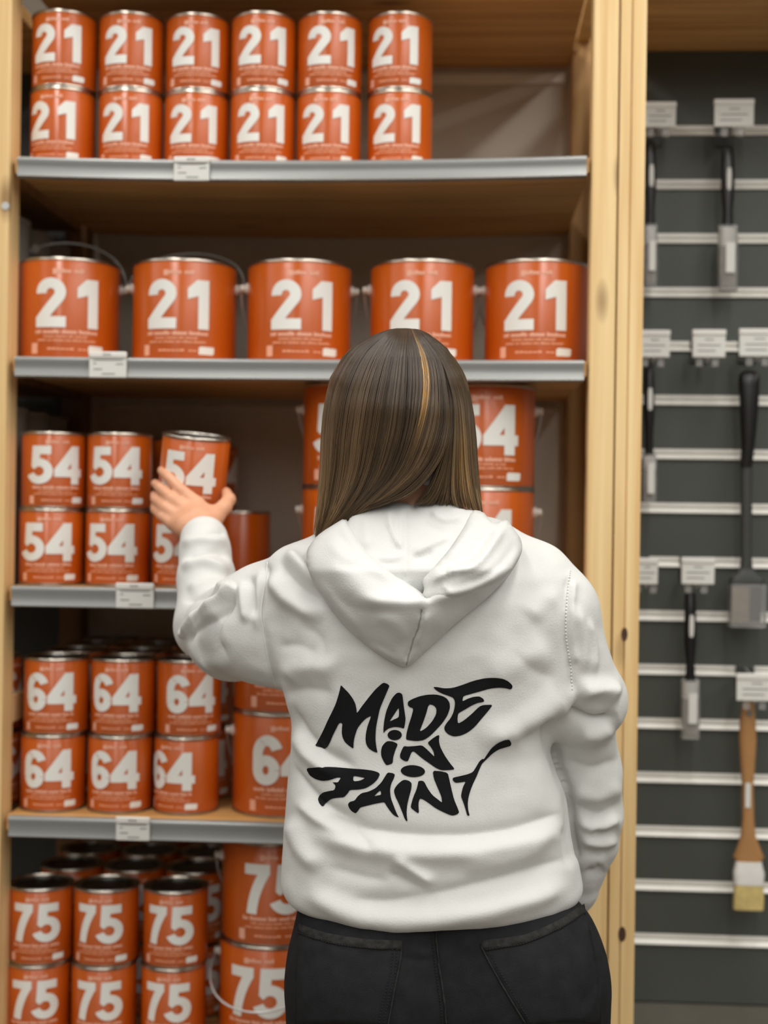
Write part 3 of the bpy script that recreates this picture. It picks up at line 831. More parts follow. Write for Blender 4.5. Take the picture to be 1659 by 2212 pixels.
# ------------------------------------------------------------------ the woman: skeleton in frame pixels + distance
SD = 1.83                                          # distance of her shoulders from the camera
TORSO = [(1185, 760, 1060, .050, 1.84), (1205, 690, 1130, .075, SD), (1240, 612, 1215, .098, SD), (1300, 585, 1236, .115, SD), (1400, 590, 1240, .124, SD), (1500, 612, 1226, .118, SD),
         (1560, 629, 1196, .114, SD), (1610, 630, 1190, .113, SD), (1660, 623, 1206, .115, SD), (1720, 619, 1228, .118, SD), (1790, 614, 1236, .126, SD), (1850, 610, 1248, .130, SD), (1905, 606, 1258, .130, SD), (1990, 625, 1250, .128, SD)]
L_ARM = [(650, 1258, 1.82, .046), (580, 1345, 1.87, .078), (505, 1366, 1.95, .066), (456, 1350, 2.02, .052), (446, 1250, 2.07, .042), (443, 1195, 2.10, .0372), (441, 1166, 2.118, .0365)]
R_ARM = [(1150, 1262, 1.81, .052), (1185, 1330, 1.81, .062), (1215, 1430, 1.815, .056), (1258, 1512, 1.828, .057), (1246, 1562, 1.865, .049), (1262, 1665, 1.892, .0495), (1268, 1757, 1.912, .048), (1264, 1815, 1.925, .0445), (1249, 1872, 1.94, .0375), (1242, 1925, 1.95, .0305), (1239, 1955, 1.955, .0195)]

person_lo, person_hi = (-0.56, -0.72, -0.01), (0.45, 0.06, 1.66)
HEADC = atD(866, 930, 1.825)

# body: head, neck, trunk, arms, hands, legs as one surface
B = Field(person_lo, person_hi, 0.0036)
B.trunk([(r[0], r[1], r[2], r[3], r[4]) for r in TORSO] + [(2060, 640, 1285, .115, SD), (2150, 632, 1300, .12, SD), (2195, 630, 1300, .11, SD)], shrink=0.022, k=0.02)
hc = HEADC
B.ell(hc + (0, 0.008, 0.035), (0.073, 0.084, 0.080), 0.01)          # skull
B.ell(hc + (0, 0.030, -0.025), (0.058, 0.070, 0.080), 0.03)          # face and jaw
B.ell(hc + (0, 0.060, -0.085), (0.028, 0.030, 0.026), 0.02)          # chin
B.cone(hc + (0, 0.095, 0.022), 0.008, hc + (0, 0.112, -0.012), 0.013, 0.010)   # nose
B.ell(hc + (0, 0.097, -0.050), (0.022, 0.010, 0.0055), 0.006)        # lips
B.ell(hc + (0, 0.096, -0.060), (0.018, 0.010, 0.0055), 0.006)
for sg in (-1, 1):
    B.ell(hc + (sg * 0.030, 0.098, 0.026), (0.017, 0.012, 0.011), 0.008, sub=True)   # eye sockets
    B.ell(hc + (sg * 0.030, 0.086, 0.026), (0.0125, 0.0125, 0.0115), 0.003)            # eyes
    B.ell(hc + (sg * 0.073, 0.005, 0.012), (0.007, 0.018, 0.030), 0.006)               # ears
neck0 = atD(890, 1150, 1.83)
B.cone(hc + (0.004, 0.01, -0.05), 0.054, neck0 + (0, 0, -0.02), 0.058, 0.025)
B.cone(neck0 + (0, 0, -0.03), 0.055, atD(700, 1265, 1.83), 0.035, 0.03)
B.cone(neck0 + (0, 0, -0.03), 0.055, atD(1120, 1255, 1.83), 0.035, 0.03)
sh_ = lambda A, f: [(p[0], p[1], p[2], p[3] * f) for p in A]
B.chain(sh_(L_ARM[:4], 0.62), 0.02)
B.chain([(456, 1350, 2.02, .036), (446, 1250, 2.07, .032), (440, 1190, 2.10, .026), (437, 1152, 2.125, .0245)], 0.01)
B.chain(sh_(R_ARM[:3], 0.6), 0.02)
B.chain(sh_(R_ARM[2:9], 0.46), 0.008)
rw = R_ARM[8]
B.cone(atD(1249, 1872, 1.94), .024, atD(1232, 1915, 1.962), .019, .01)     # right wrist into the pocket
# right hand, in the front pocket
for k_, (dx, L_) in enumerate(((-10, 62), (0, 70), (10, 66), (19, 52))):
    B.chain([(1216 + dx, 1932, 1.972, .0085), (1202 + dx, 1932 + L_ * .45, 1.984, .008), (1192 + dx, 1932 + L_ * .8, 1.992, .007)], .003)
B.chain([(1230, 1912, 1.962, .020), (1216, 1936, 1.972, .019)], .008)
B.chain([(1230, 1918, 1.970, .011), (1228, 1942, 1.985, .009), (1220, 1960, 1.993, .0078)], .004)
# left hand closing round the lower part of the can
KN = [(425, 1088, 2.180, .0118), (404, 1100, 2.174, .0118), (387, 1116, 2.170, .0112), (374, 1132, 2.167, .0105)]
for (x_, y_, d_, r_), wx in zip(KN, (444, 438, 432, 427)):
    B.chain([(wx, 1148, 2.128, .0165), ((x_ + wx) / 2, (y_ + 1148) / 2, (d_ + 2.128) / 2 - .004, .0150), (x_, y_, d_, r_)], .010)
B.chain([(440, 1150, 2.128, .017), (452, 1115, 2.168, .0135), (430, 1098, 2.184, .0110)], .012)
FING = [[KN[0], (391, 1058, 2.188, .0093), (364, 1031, 2.202, .0083), (348, 1016, 2.222, .0070)],
        [KN[1], (371, 1077, 2.180, .0094), (346, 1054, 2.203, .0086), (335, 1044, 2.232, .0072)],
        [KN[2], (357, 1096, 2.177, .0090), (336, 1078, 2.206, .0082), (333, 1069, 2.236, .0070)],
        [KN[3], (350, 1115, 2.176, .0080), (335, 1101, 2.203, .0073), (333, 1092, 2.230, .0063)]]
for f in FING: B.chain(f, .003)
B.chain([(446, 1146, 2.130, .017), (463, 1116, 2.165, .0150), (484, 1096, 2.184, .0118), (494.5, 1079, 2.204, .0102), (489, 1063, 2.222, .0080)], .006)
# legs
for sg, px in ((-1, 800), (1, 1130)):
    hip = atD(px, 2110, 1.83); kn = np.array([hip[0] * 0.92 + sg * 0.005, hip[1] + 0.01, 0.46]); an = np.array([kn[0], hip[1] - 0.01, 0.09])
    B.cone(hip, 0.082, kn, 0.052, 0.03); B.cone(kn, 0.052, kn + (0, -0.012, -0.12), 0.050, 0.02); B.cone(kn + (0, -0.012, -0.12), 0.050, an, 0.036, 0.02)
    B.cone(an + (0, -0.015, -0.045), 0.034, an + (0, 0.15, -0.055), 0.026, 0.02)
V, Fq = B.mesh(); V = relax(V, Fq, 1, 0.4)
person = obj('person', V, Fq, SKIN, None, sharp=0)
tag(person, 'woman from behind in a white hoodie and black jeans, lifting a paint can', 'person')
EYEW = mat('eye', lin(235, 232, 226), 0.2)

# ------------------------------------------------------------------ hoodie
Hf = Field((-0.50, -0.72, 0.80), (0.45, 0.02, 1.46), 0.0027)
hemc = atD(925, 1945, SD)
Hf.trunk(TORSO, k=0.02, hem=(hemc[2] - 0.008, 0.028, hemc[0]))
Hf.chain([(650, 1258, 1.82, .046), (760, 1215, 1.835, .050), (905, 1190, 1.84, .060), (1040, 1212, 1.835, .052), (1150, 1258, 1.82, .050)], .03)
Hf.chain(L_ARM[:3], .025)
Hf.chain(L_ARM[2:], .012)
Hf.chain(R_ARM[:4], .022)
Hf.chain(R_ARM[3:], .010)
V, Fq = Hf.mesh(); V = relax(V, Fq, 3, 0.5)
N = normals(V, Fq)
px, py, dd = project(V)
view = (CAM - V); view /= np.linalg.norm(view, axis=1)[:, None]
face = np.clip(((N * view).sum(1) - 0.0) / 0.35, 0, 1)
FOLDS = [
    # right arm-pit drape and the sleeve
    ([(1262, 1490), (1236, 1500), (1188, 1532), (1105, 1578), (1020, 1605)], 8, 30), ([(1225, 1530), (1180, 1568), (1110, 1606)], -6, 26),
    ([(1240, 1492), (1290, 1488), (1345, 1502)], 9, 20), ([(1222, 1530), (1285, 1558), (1338, 1550)], -13, 15, .12), ([(1250, 1585), (1290, 1590), (1330, 1570)], 4, 14),
    ([(1187, 1540), (1187, 1600), (1205, 1660), (1226, 1710), (1233, 1760), (1238, 1810), (1250, 1865)], -9, 9, .08),
    ([(1215, 1640), (1280, 1660), (1345, 1635)], -4, 18), ([(1230, 1700), (1290, 1722), (1348, 1690)], 4, 18),
    ([(1240, 1735), (1295, 1762), (1348, 1728)], -5, 13), ([(1242, 1765), (1290, 1788), (1342, 1758)], 6, 13), ([(1275, 1790), (1310, 1800), (1338, 1790)], -6, 9),
    ([(1250, 1810), (1300, 1822), (1335, 1805)], 5, 12), ([(1255, 1838), (1290, 1845), (1318, 1838)], -5, 10), ([(1262, 1880), (1285, 1885), (1305, 1870)], -4, 10),
    ([(1242, 1300), (1258, 1380), (1262, 1460)], 4, 13), ([(1268, 1330), (1282, 1400), (1283, 1462)], 3.5, 9), ([(1230, 1240), (1224, 1311), (1223, 1373), (1232, 1438), (1236, 1500)], -4.5, 9, .1),
    ([(1240, 1250), (1234, 1311), (1233, 1373), (1242, 1438)], 3, 8, .1), ([(1050, 1480), (1120, 1430), (1200, 1400)], 3, 28), ([(1100, 1400), (1150, 1445), (1210, 1470)], -3, 24), ([(1140, 1340), (1180, 1300), (1215, 1290)], 2.5, 22),
    # back, left side
    ([(628, 1512), (645, 1560), (700, 1628), (780, 1660)], -7, 15), ([(634, 1570), (665, 1630), (730, 1680)], 5, 16), ([(626, 1640), (660, 1700), (720, 1750), (800, 1785)], -6, 13), ([(640, 1720), (690, 1770), (770, 1795)], 5, 14),
    ([(600, 1470), (660, 1440), (740, 1450)], 4, 26), ([(590, 1400), (640, 1395), (690, 1420)], -4, 20), ([(600, 1500), (660, 1490), (730, 1500)], -4, 24), ([(645, 1350), (690, 1380), (700, 1440)], -4, 22),
    # blouson fold over the waist
    ([(690, 1762), (770, 1785), (870, 1800), (1000, 1803), (1120, 1787), (1225, 1752)], -8, 15, .12), ([(660, 1790), (770, 1825), (880, 1842), (1010, 1840), (1140, 1815), (1236, 1785)], 7, 24, .15),
    ([(700, 1760), (760, 1795), (815, 1838)], -6, 14), ([(625, 1760), (650, 1830), (700, 1880)], 5, 20), ([(845, 1850), (890, 1880), (945, 1915)], 6, 14), ([(830, 1880), (880, 1905), (930, 1930)], -5, 14),
    ([(740, 1940), (830, 1950), (945, 1932), (1070, 1900), (1190, 1866), (1245, 1850)], -7, 20, .15), ([(650, 1915), (760, 1975), (880, 1988), (1010, 1975), (1140, 1945), (1240, 1905)], 6, 22, .12), ([(980, 1870), (1080, 1862), (1200, 1825)], 4, 22), ([(700, 1870), (780, 1895), (850, 1905)], -4, 22),
    ([(1215, 1780), (1225, 1830), (1235, 1880)], -4, 14),
    # left shoulder and sleeve
    ([(615, 1186), (650, 1225), (705, 1275)], 8, 15), ([(600, 1205), (640, 1262), (715, 1312)], -7, 14), ([(578, 1235), (620, 1290), (700, 1340)], 7, 18), ([(655, 1188), (690, 1215), (720, 1250)], -5, 11),
    ([(577, 1210), (570, 1260), (564, 1320), (569, 1370), (580, 1432), (597, 1488)], -5, 8, .08), ([(566, 1225), (556, 1300), (556, 1370)], 3.5, 9), ([(540, 1238), (545, 1290), (552, 1340)], -5, 10), ([(525, 1250), (525, 1300), (535, 1350)], 4, 11),
    ([(508, 1262), (485, 1284), (435, 1325), (390, 1378)], 7, 8, .06), ([(510, 1275), (490, 1310), (455, 1340), (400, 1395)], -7, 11, .2), ([(485, 1295), (445, 1335), (428, 1375), (440, 1420), (500, 1452)], 6, 13), ([(505, 1290), (470, 1340), (466, 1390), (500, 1430)], -5, 14),
    ([(390, 1212), (430, 1196), (470, 1190), (500, 1215)], -6, 9), ([(388, 1230), (440, 1212), (500, 1240)], 5, 11), ([(400, 1275), (450, 1262), (502, 1268)], 4, 12), ([(392, 1300), (440, 1290), (490, 1280)], -4, 10), ([(388, 1180), (430, 1165), (495, 1172)], 3.5, 10), ([(440, 1160), (465, 1150), (490, 1155)], -3, 7),
]
fh = folds(px, py, FOLDS)
soft = np.array([mnoise.fractal(Vector(v) * 14, 1.0, 2.0, 3) for v in V]) * 0.0016 + vnoise(V * np.array([1, 1, 1.6]), 34, 5) * 0.0008
arm_ = np.exp(-((px - 445) / 70) ** 2)
V = V + N * ((fh * 1.8 + soft * (1 - 0.4 * arm_)) * (0.25 + 0.75 * face))[:, None]
V = relax(V, Fq, 1, 0.4)
hoodie = obj('hoodie', V, Fq, FABRIC, person, sharp=0)
hoodie['label'] = 'white hooded sweatshirt'
HV, HF = V, Fq
bvh = BVHTree.FromPolygons([tuple(v) for v in HV], [tuple(f) for f in HF])

def hit(px_, py_, tree=None):
    r = ray(px_, py_); r = r / np.linalg.norm(r)
    loc, nrm, i, d = (tree or bvh).ray_cast(Vector(CAM), Vector(r), 6)
    if loc is None:
        return None, None
    return np.array(loc), np.array(nrm)

def fill(outlines, step):
    """triangulate polygons (first outline filled, others inside it are holes) with inner points"""
    ed, pts = [], []
    for o in outlines:
        n0 = len(pts); pts += [tuple(p) for p in o]
        ed += [(n0 + i, n0 + (i + 1) % len(o)) for i in range(len(o))]
    nb_ = len(pts); A = np.array(outlines[0]); lo, hi = A.min(0), A.max(0)
    def inside(x, y, P):
        c = False; n = len(P)
        for i in range(n):
            (x1, y1), (x2, y2) = P[i], P[i - 1]
            if (y1 > y) != (y2 > y) and x < (x2 - x1) * (y - y1) / (y2 - y1) + x1: c = not c
        return c
    for j, y in enumerate(np.arange(lo[1] + step * .5, hi[1], step)):
        for x in np.arange(lo[0] + step * (.5 if j % 2 else .25), hi[0], step):
            if inside(x, y, outlines[0]) and not any(inside(x, y, o) for o in outlines[1:]):
                if min(seg_dist(np.array([x]), np.array([y]), list(o) + [o[0]])[0][0] for o in outlines) > step * 0.4:
                    pts.append((x, y))
    r = delaunay_2d_cdt([Vector(p) for p in pts], ed, [], 0, 1e-4)
    P2 = [(v.x, v.y) for v in r[0]]; tris = []
    for f in r[2]:
        cx, cy = np.mean([P2[i] for i in f], axis=0)
        if inside(cx, cy, outlines[0]) and not any(inside(cx, cy, o) for o in outlines[1:]): tris.append(tuple(f))
    return np.array(P2), tris

def soften(P, it=1):
    P = np.array(P, float)
    for _ in range(it):
        Q = np.roll(P, -1, 0); P = np.stack([P * .8 + Q * .2, P * .2 + Q * .8], 1).reshape(-1, 2)
    return P

# printed lettering on the back: each outline read in a 3.318x enlargement whose corner is (640, 1440)
ZP = lambda pts: [(640 + x / 3.318, 1440 + y / 3.318) for x, y in pts]
EL = lambda cx, cy, rx, ry, t=0: [(cx + rx * math.cos(a) * math.cos(t) - ry * math.sin(a) * math.sin(t), cy + rx * math.cos(a) * math.sin(t) + ry * math.sin(a) * math.cos(t)) for a in np.linspace(0, 2 * math.pi, 24, endpoint=False)]
LETTERS = [
    [[(321,130),(345,155),(375,185),(405,225),(425,265),(433,305),(435,335),(470,285),(520,220),(565,165),(600,132),(625,113),(650,120),(670,135),(655,170),(625,240),(600,300),(585,370),(572,440),(568,520),(575,580),(585,618),(550,605),(520,585),(502,555),(497,520),(500,480),(510,430),(528,380),(538,350),(500,370),(470,400),(440,440),(420,500),(412,545),(412,588),(385,570),(350,540),(333,505),(328,470),(330,430),(333,408),(318,400),(305,410),(285,450),(265,490),(245,540),(225,575),(208,587),(180,580),(134,570),(150,545),(190,470),(230,380),(260,320),(285,265),(305,200),(315,160)]],
    [[(720,188),(740,184),(760,195),(765,230),(772,290),(780,340),(784,375),(778,420),(772,443),(745,434),(705,430),(665,440),(640,458),(626,478),(625,440),(632,380),(645,320),(665,270),(690,220)], [(735,292),(738,330),(735,362),(700,378),(668,393),(690,360),(715,322)]],
    [[(800,250),(830,232),(880,212),(940,200),(1000,198),(1050,210),(1080,228),(1098,255),(1102,295),(1085,345),(1050,400),(1005,450),(960,495),(915,525),(860,533),(800,525),(787,520),(790,480),(805,420),(825,360),(838,310),(835,295),(815,290),(800,275)], [(950,268),(985,275),(1005,300),(1003,340),(975,390),(930,440),(883,467),(905,410),(930,340)]],
    [[(980,145),(1010,145),(1060,155),(1120,152),(1190,130),(1270,100),(1350,82),(1420,78),(1480,85),(1520,105),(1545,130),(1548,148),(1535,163),(1500,152),(1450,148),(1390,155),(1320,175),(1250,195),(1198,210),(1193,225),(1190,248),(1230,228),(1270,215),(1310,212),(1335,225),(1347,243),(1340,252),(1300,258),(1260,275),(1210,305),(1180,322),(1160,335),(1155,370),(1158,408),(1200,385),(1260,335),(1310,285),(1340,273),(1408,272),(1380,310),(1330,370),(1280,430),(1230,470),(1180,493),(1130,500),(1090,485),(1065,460),(1060,435),(1075,405),(1105,370),(1125,330),(1135,290),(1138,250),(1125,222),(1090,208),(1040,190),(1005,170)]],
    [EL(706, 489, 51, 37)],
    [[(640,540),(660,532),(690,535),(722,548),(727,560),(710,600),(695,650),(692,692),(665,702),(645,706),(625,675),(610,640),(608,605),(615,570)]],
    [[(772,568),(800,572),(850,568),(900,562),(930,585),(965,620),(990,645),(985,610),(965,575),(940,545),(975,515),(1010,492),(1026,490),(1022,530),(1030,570),(1060,630),(1100,690),(1138,735),(1100,740),(1040,742),(1000,725),(950,690),(900,655),(860,620),(840,605),(825,615),(812,650),(800,678),(775,675),(745,655),(744,630),(757,595)]],
    [EL(836, 748, 87, 43, 0.05)],
    [[(77,738),(85,725),(130,722),(250,720),(380,730),(480,735),(550,745),(590,758),(600,772),(585,805),(550,840),(500,870),(450,880),(385,882),(372,905),(345,935),(300,938),(255,945),(220,970),(190,1008),(165,980),(155,950),(170,920),(195,900),(240,890),(275,885),(285,855),(275,840),(260,828),(300,830),(310,815),(322,795),(290,795),(240,812),(190,818),(140,805),(100,780)], [(410,782),(450,788),(497,798),(455,818),(410,822)]],
    [[(655,758),(690,762),(708,772),(700,800),(680,840),(672,885),(678,940),(700,1000),(720,1050),(737,1082),(700,1065),(670,1030),(650,1000),(632,970),(600,975),(550,985),(490,1000),(460,1008),(445,1030),(428,1050),(400,1035),(380,1010),(372,985),(385,968),(420,960),(440,930),(470,905),(520,895),(570,870),(610,830),(635,790)], [(605,885),(610,918),(585,922),(560,928),(580,905)]],
    [[(760,815),(780,810),(810,818),(828,835),(825,875),(810,930),(795,990),(790,1050),(798,1112),(780,1095),(755,1030),(735,980),(710,930),(700,890),(710,865),(730,840)]],
    [[(875,820),(900,816),(918,825),(940,870),(975,920),(1020,955),(1045,975),(1040,930),(1010,860),(985,800),(978,745),(1030,748),(1085,760),(1095,800),(1110,870),(1130,950),(1155,1010),(1168,1045),(1150,1060),(1115,1068),(1060,1045),(1000,1015),(940,970),(905,948),(885,945),(875,980),(880,1055),(850,1035),(820,1010),(825,980),(840,930),(862,880),(872,840)]],
    [[(1120,800),(1130,793),(1180,782),(1230,770),(1265,755),(1290,715),(1310,680),(1330,660),(1345,662),(1365,630),(1400,580),(1445,545),(1490,525),(1525,520),(1540,545),(1535,565),(1500,575),(1450,590),(1405,620),(1360,665),(1330,695),(1310,740),(1290,790),(1270,830),(1250,880),(1235,930),(1228,980),(1232,1030),(1243,1068),(1225,1068),(1215,1030),(1200,980),(1180,930),(1185,900),(1195,860),(1215,822),(1180,828),(1140,832),(1122,815)]],
]
PV, PF = [], []
for L_ in LETTERS:
    P2, tr = fill([soften(ZP(o)) for o in L_], 6)
    n0 = len(PV)
    for x, y in P2:
        l, nn = hit(x, y)
        PV.append(l + nn * 0.0009)
    for f in tr:
        f = [n0 + i for i in f]
        a, b, c = (PV[i] for i in f[:3])
        if np.cross(b - a, c - a) @ (CAM - a) < 0: f = f[::-1]
        PF.append(tuple(f))
pr = obj('printed_lettering', PV, PF, PRINT, hoodie, sharp=0)
pr['label'] = 'black brush lettering on the back reading MADE IN PAINT'

# stitched seams laid on the cloth
def seam(line, name, m, parent, r=0.0009, off=0.0006, dash=None, tree=None, n=8):
    L2 = smooth_line(line, n); mb = MB(); run = []
    for k, (x, y) in enumerate(L2):
        l, nn = hit(x, y, tree)
        if l is None: continue
        run.append(l + nn * off)
    if dash:
        R_ = np.array(run); s = np.r_[0, np.cumsum(np.linalg.norm(np.diff(R_, axis=0), axis=1))]
        q = 0.0
        while q + dash < s[-1]:
            pp = [[np.interp(q + u * dash * 0.62, s, R_[:, c]) for c in range(3)] for u in (0, .5, 1)]
            mb.tube(pp, [r * .6, r, r * .6], 5); q += dash
    else:
        mb.tube(run, r, 6)
    return mb.build(name, m, parent, sharp=0)
seam([(1231, 1232), (1224, 1311), (1223, 1373), (1233, 1438), (1236, 1496)], 'armhole_seam', WTHREAD, hoodie, 0.0012, 0.0004, 0.0045)
seam([(578, 1215), (572, 1262), (564, 1320), (569, 1365), (580, 1432), (596, 1484)], 'armhole_seam', WTHREAD, hoodie, 0.0010, 0.0002)

# ------------------------------------------------------------------ hood, hanging open on her back
def base_depth(x, y):
    u = np.clip(np.abs((x - 905) / 345), 0, 0.999)
    return 1.83 - 0.124 * (1 - u ** 2.4) ** (1 / 2.4) + np.clip(1232 - y, 0, None) * 0.00055
def tps(ctrl):
    C_ = np.array(ctrl, float); P = C_[:, :2] / 100; n = len(P)
    def U(r): return np.where(r > 0, r * r * np.log(np.maximum(r, 1e-9)), 0)
    K = U(np.linalg.norm(P[:, None] - P[None], axis=2)) + 0.02 * np.eye(n); Q = np.c_[np.ones(n), P]
    A = np.block([[K, Q], [Q.T, np.zeros((3, 3))]])
    w = np.linalg.solve(A, np.r_[C_[:, 2], np.zeros(3)])
    def f(x, y):
        p = np.c_[x, y] / 100
        return U(np.linalg.norm(p[:, None] - P[None], axis=2)) @ w[:n] + np.c_[np.ones(len(p)), p] @ w[n:]
    return f
def pillow(name, outline, off, T, rpx, fl, parent, step=6, back=0.012, m=FABRIC, nz=0.0012):
    O = smooth_line(list(outline) + [outline[0]], 4)[:-1]
    P2, tr = fill([O], step)
    x, y = P2[:, 0], P2[:, 1]
    d, _ = seg_dist(x, y, list(map(tuple, O)) + [tuple(O[0])])
    q = np.clip(d / rpx, 0, 1); edge = np.sqrt(np.clip(1 - (1 - q) ** 2, 0, 1))
    f = base_depth(x, y) - off(x, y)
    rim = f + T
    wr = vnoise(np.c_[x, y, 0 * x] / 60, 1.0, 9) * nz + vnoise(np.c_[x, y, 0 * x] / 24, 1.0, 4) * nz * 0.35
    fr = f + T * (1 - edge) - (folds(x, y, fl) * 1.5 + wr) * np.clip(d / 8, 0, 1)
    bk = rim + back * edge
    bd = d < 1e-3
    VF = np.array([atD(a, b, c) for a, b, c in zip(x, y, fr)])
    VB = np.array([atD(a, b, c) for a, b, c in zip(x, y, bk)])
    n = len(P2); mapb = np.where(bd, np.arange(n), np.arange(n) + n)
    Vv = np.r_[VF, VB]; Ff = []
    for t in tr:
        a, b, c = (VF[i] for i in t[:3])
        if np.cross(b - a, c - a) @ (CAM - a) < 0: t = t[::-1]
        Ff.append(tuple(t)); Ff.append(tuple(int(mapb[i]) for i in t[::-1]))
    used = sorted({i for f_ in Ff for i in f_}); re_ = {o: i for i, o in enumerate(used)}
    return obj(name, Vv[used], [tuple(re_[i] for i in f_) for f_ in Ff], m, parent, sharp=0), (Vv, Ff)

COLLAR = [(752, 1112), (757, 1094), (768, 1084), (807, 1080), (850, 1080), (876, 1082), (890, 1088), (908, 1081), (950, 1079), (981, 1081), (1000, 1096), (1024, 1103), (1040, 1112), (1010, 1190), (960, 1250), (915, 1300), (880, 1290), (800, 1225), (750, 1150)]
collar_off = tps([(770, 1095, .020), (876, 1090, .022), (990, 1095, .020), (760, 1140, .020), (880, 1150, .022), (1000, 1150, .02), (880, 1210, .020), (820, 1210, .022), (960, 1210, .02), (900, 1280, .015)])
hood_c, _ = pillow('hood_lining', COLLAR, collar_off, 0.020, 22, [
    ([(878, 1090), (876, 1150), (877, 1200), (876, 1262)], -3.5, 4, .1), ([(868, 1090), (867, 1200)], 2, 6), ([(842, 1092), (845, 1145), (868, 1192)], 5, 8), ([(836, 1130), (850, 1170), (872, 1196)], -4, 7), ([(790, 1110), (792, 1160), (800, 1190)], 4, 14),
    ([(884, 1198), (930, 1175), (985, 1150)], 5, 9), ([(884, 1210), (940, 1195)], -4, 9), ([(905, 1120), (950, 1150), (990, 1160)], -3, 12), ([(812, 1204), (845, 1206), (876, 1200)], 3.5, 5), ([(930, 1100), (960, 1120), (1005, 1112)], 4, 9), ([(890, 1092), (905, 1108), (940, 1112)], -4, 7)], hoodie, back=0.02)
hood_c['label'] = 'standing inner back of the white hood'

HOODL = [(745, 1118), (762, 1142), (784, 1178), (807, 1204), (845, 1236), (881, 1260), (905, 1276), (922, 1288), (935, 1268), (975, 1240), (1045, 1255), (1110, 1200), (1124, 1182), (1124, 1200), (1100, 1243), (1072, 1272), (1045, 1298), (1010, 1327), (972, 1358), (945, 1384), (917, 1410), (895, 1430), (876, 1441), (858, 1436), (828, 1420), (798, 1400), (757, 1363), (732, 1336), (711, 1310), (690, 1280), (674, 1252), (664, 1225), (662, 1208), (664, 1187), (680, 1163), (700, 1146), (716, 1136)]
hood_off = tps([(745, 1125, .026), (690, 1165, .020), (668, 1210, .014), (680, 1250, .012), (720, 1220, .042), (757, 1275, .052), (803, 1292, .060), (860, 1296, .064), (908, 1294, .064), (960, 1286, .060), (1023, 1268, .052), (1080, 1235, .040), (1120, 1190, .016),
                (800, 1210, .032), (881, 1262, .036), (922, 1288, .046), (850, 1255, .038), (770, 1170, .030), (980, 1250, .05), (711, 1312, .010), (757, 1363, .014), (820, 1350, .044), (880, 1370, .046), (950, 1345, .044), (876, 1432, .020), (800, 1396, .016), (1010, 1322, .018), (945, 1380, .018), (1090, 1250, .014)])
hood_o, (hv, hf) = pillow('hood', HOODL, hood_off, 0.016, 16, [
    ([(757, 1279), (803, 1297), (860, 1299), (908, 1297), (960, 1288), (1023, 1271), (1085, 1228)], 6, 15, .2), ([(700, 1240), (740, 1300), (800, 1322), (880, 1325)], -3, 18), ([(912, 1312), (905, 1350), (892, 1385), (877, 1430)], -5, 5, .1), ([(925, 1318), (915, 1360), (897, 1400)], 3, 9),
    ([(718, 1221), (760, 1222), (808, 1222)], -2.5, 5), ([(700, 1160), (730, 1190), (790, 1215), (860, 1262)], 4, 14), ([(725, 1140), (752, 1180), (800, 1225)], -3, 8), ([(780, 1380), (830, 1400), (862, 1425)], -3, 10), ([(800, 1330), (850, 1345), (880, 1390)], 2.5, 16), ([(690, 1250), (730, 1310), (790, 1370)], 3, 12)], hoodie)
hood_o['label'] = 'white hood folded down into a pointed pouch'

FLAP = [(1046, 1108), (1064, 1128), (1080, 1126), (1096, 1124), (1108, 1140), (1125, 1165), (1127, 1192), (1112, 1222), (1085, 1250), (1045, 1272), (1000, 1288), (955, 1297), (925, 1297), (912, 1288), (916, 1272), (914, 1252), (935, 1228), (972, 1184), (1000, 1140), (1010, 1112), (1026, 1102)]
flap_off = tps([(1030, 1108, .024), (1000, 1150, .036), (972, 1190, .044), (930, 1245, .048), (918, 1280, .050), (1000, 1250, .066), (1045, 1230, .062), (960, 1290, .066), (1060, 1140, .040), (1100, 1140, .034), (1122, 1180, .024), (1090, 1235, .046), (1020, 1190, .050), (1040, 1275, .050)])
flap, _ = pillow('hood_flap', FLAP, flap_off, 0.016, 14, [
    ([(1094, 1130), (1050, 1195), (1018, 1224), (965, 1236), (922, 1262)], 7, 9, .15), ([(1066, 1132), (1030, 1185), (990, 1212), (940, 1240)], -7, 8, .15), ([(1040, 1112), (1000, 1165), (960, 1215)], 4, 9), ([(1118, 1165), (1085, 1215), (1035, 1250), (980, 1262)], -4, 9), ([(1105, 1215), (1060, 1258), (1000, 1280), (940, 1288)], 4, 12),
    ([(985, 1220), (975, 1232), (968, 1240)], 3, 4), ([(955, 1262), (968, 1275), (980, 1285)], 3, 5)], hoodie)
flap['label'] = 'right edge of the white hood folded over'
tre = BVHTree.FromPolygons([tuple(v) for v in hv], hf)
seam([(911, 1314), (905, 1350), (892, 1385), (878, 1436)], 'hood_seam', mat('grey_seam', lin(168, 168, 164), 0.9), hoodie, 0.0009, 0.0002, tree=tre)

# ------------------------------------------------------------------ jeans
J = Field((-0.34, -0.72, 0.05), (0.42, -0.22, 0.98), 0.0042)
JT = [(1915, 652, 1238, .112, SD), (1960, 645, 1262, .116, SD), (2040, 637, 1287, .120, SD), (2120, 629, 1303, .122, SD), (2212, 621, 1313, .118, SD), (2235, 620, 1312, .112, SD)]
J.trunk(JT, e=2.3, k=0.03)
for sg, px_, hx in ((-1, 800, -1), (1, 1130, 1)):
    hip = atD(px_, 2110, 1.83); kn = np.array([hip[0] * 0.92 + sg * 0.005, hip[1] + 0.01, 0.46]); an = np.array([kn[0], hip[1] - 0.01, 0.10])
    up = atD(px_ - sg * 6, 2215, 1.83)
    J.cone(up, 0.106, kn, 0.066, 0.02); J.cone(kn, 0.066, an, 0.052, 0.02)
    b_ = atD(px_ + (0 if sg < 0 else 0), 2125, 1.775)
    J.ell(b_, (0.098, 0.082, 0.105), 0.045)
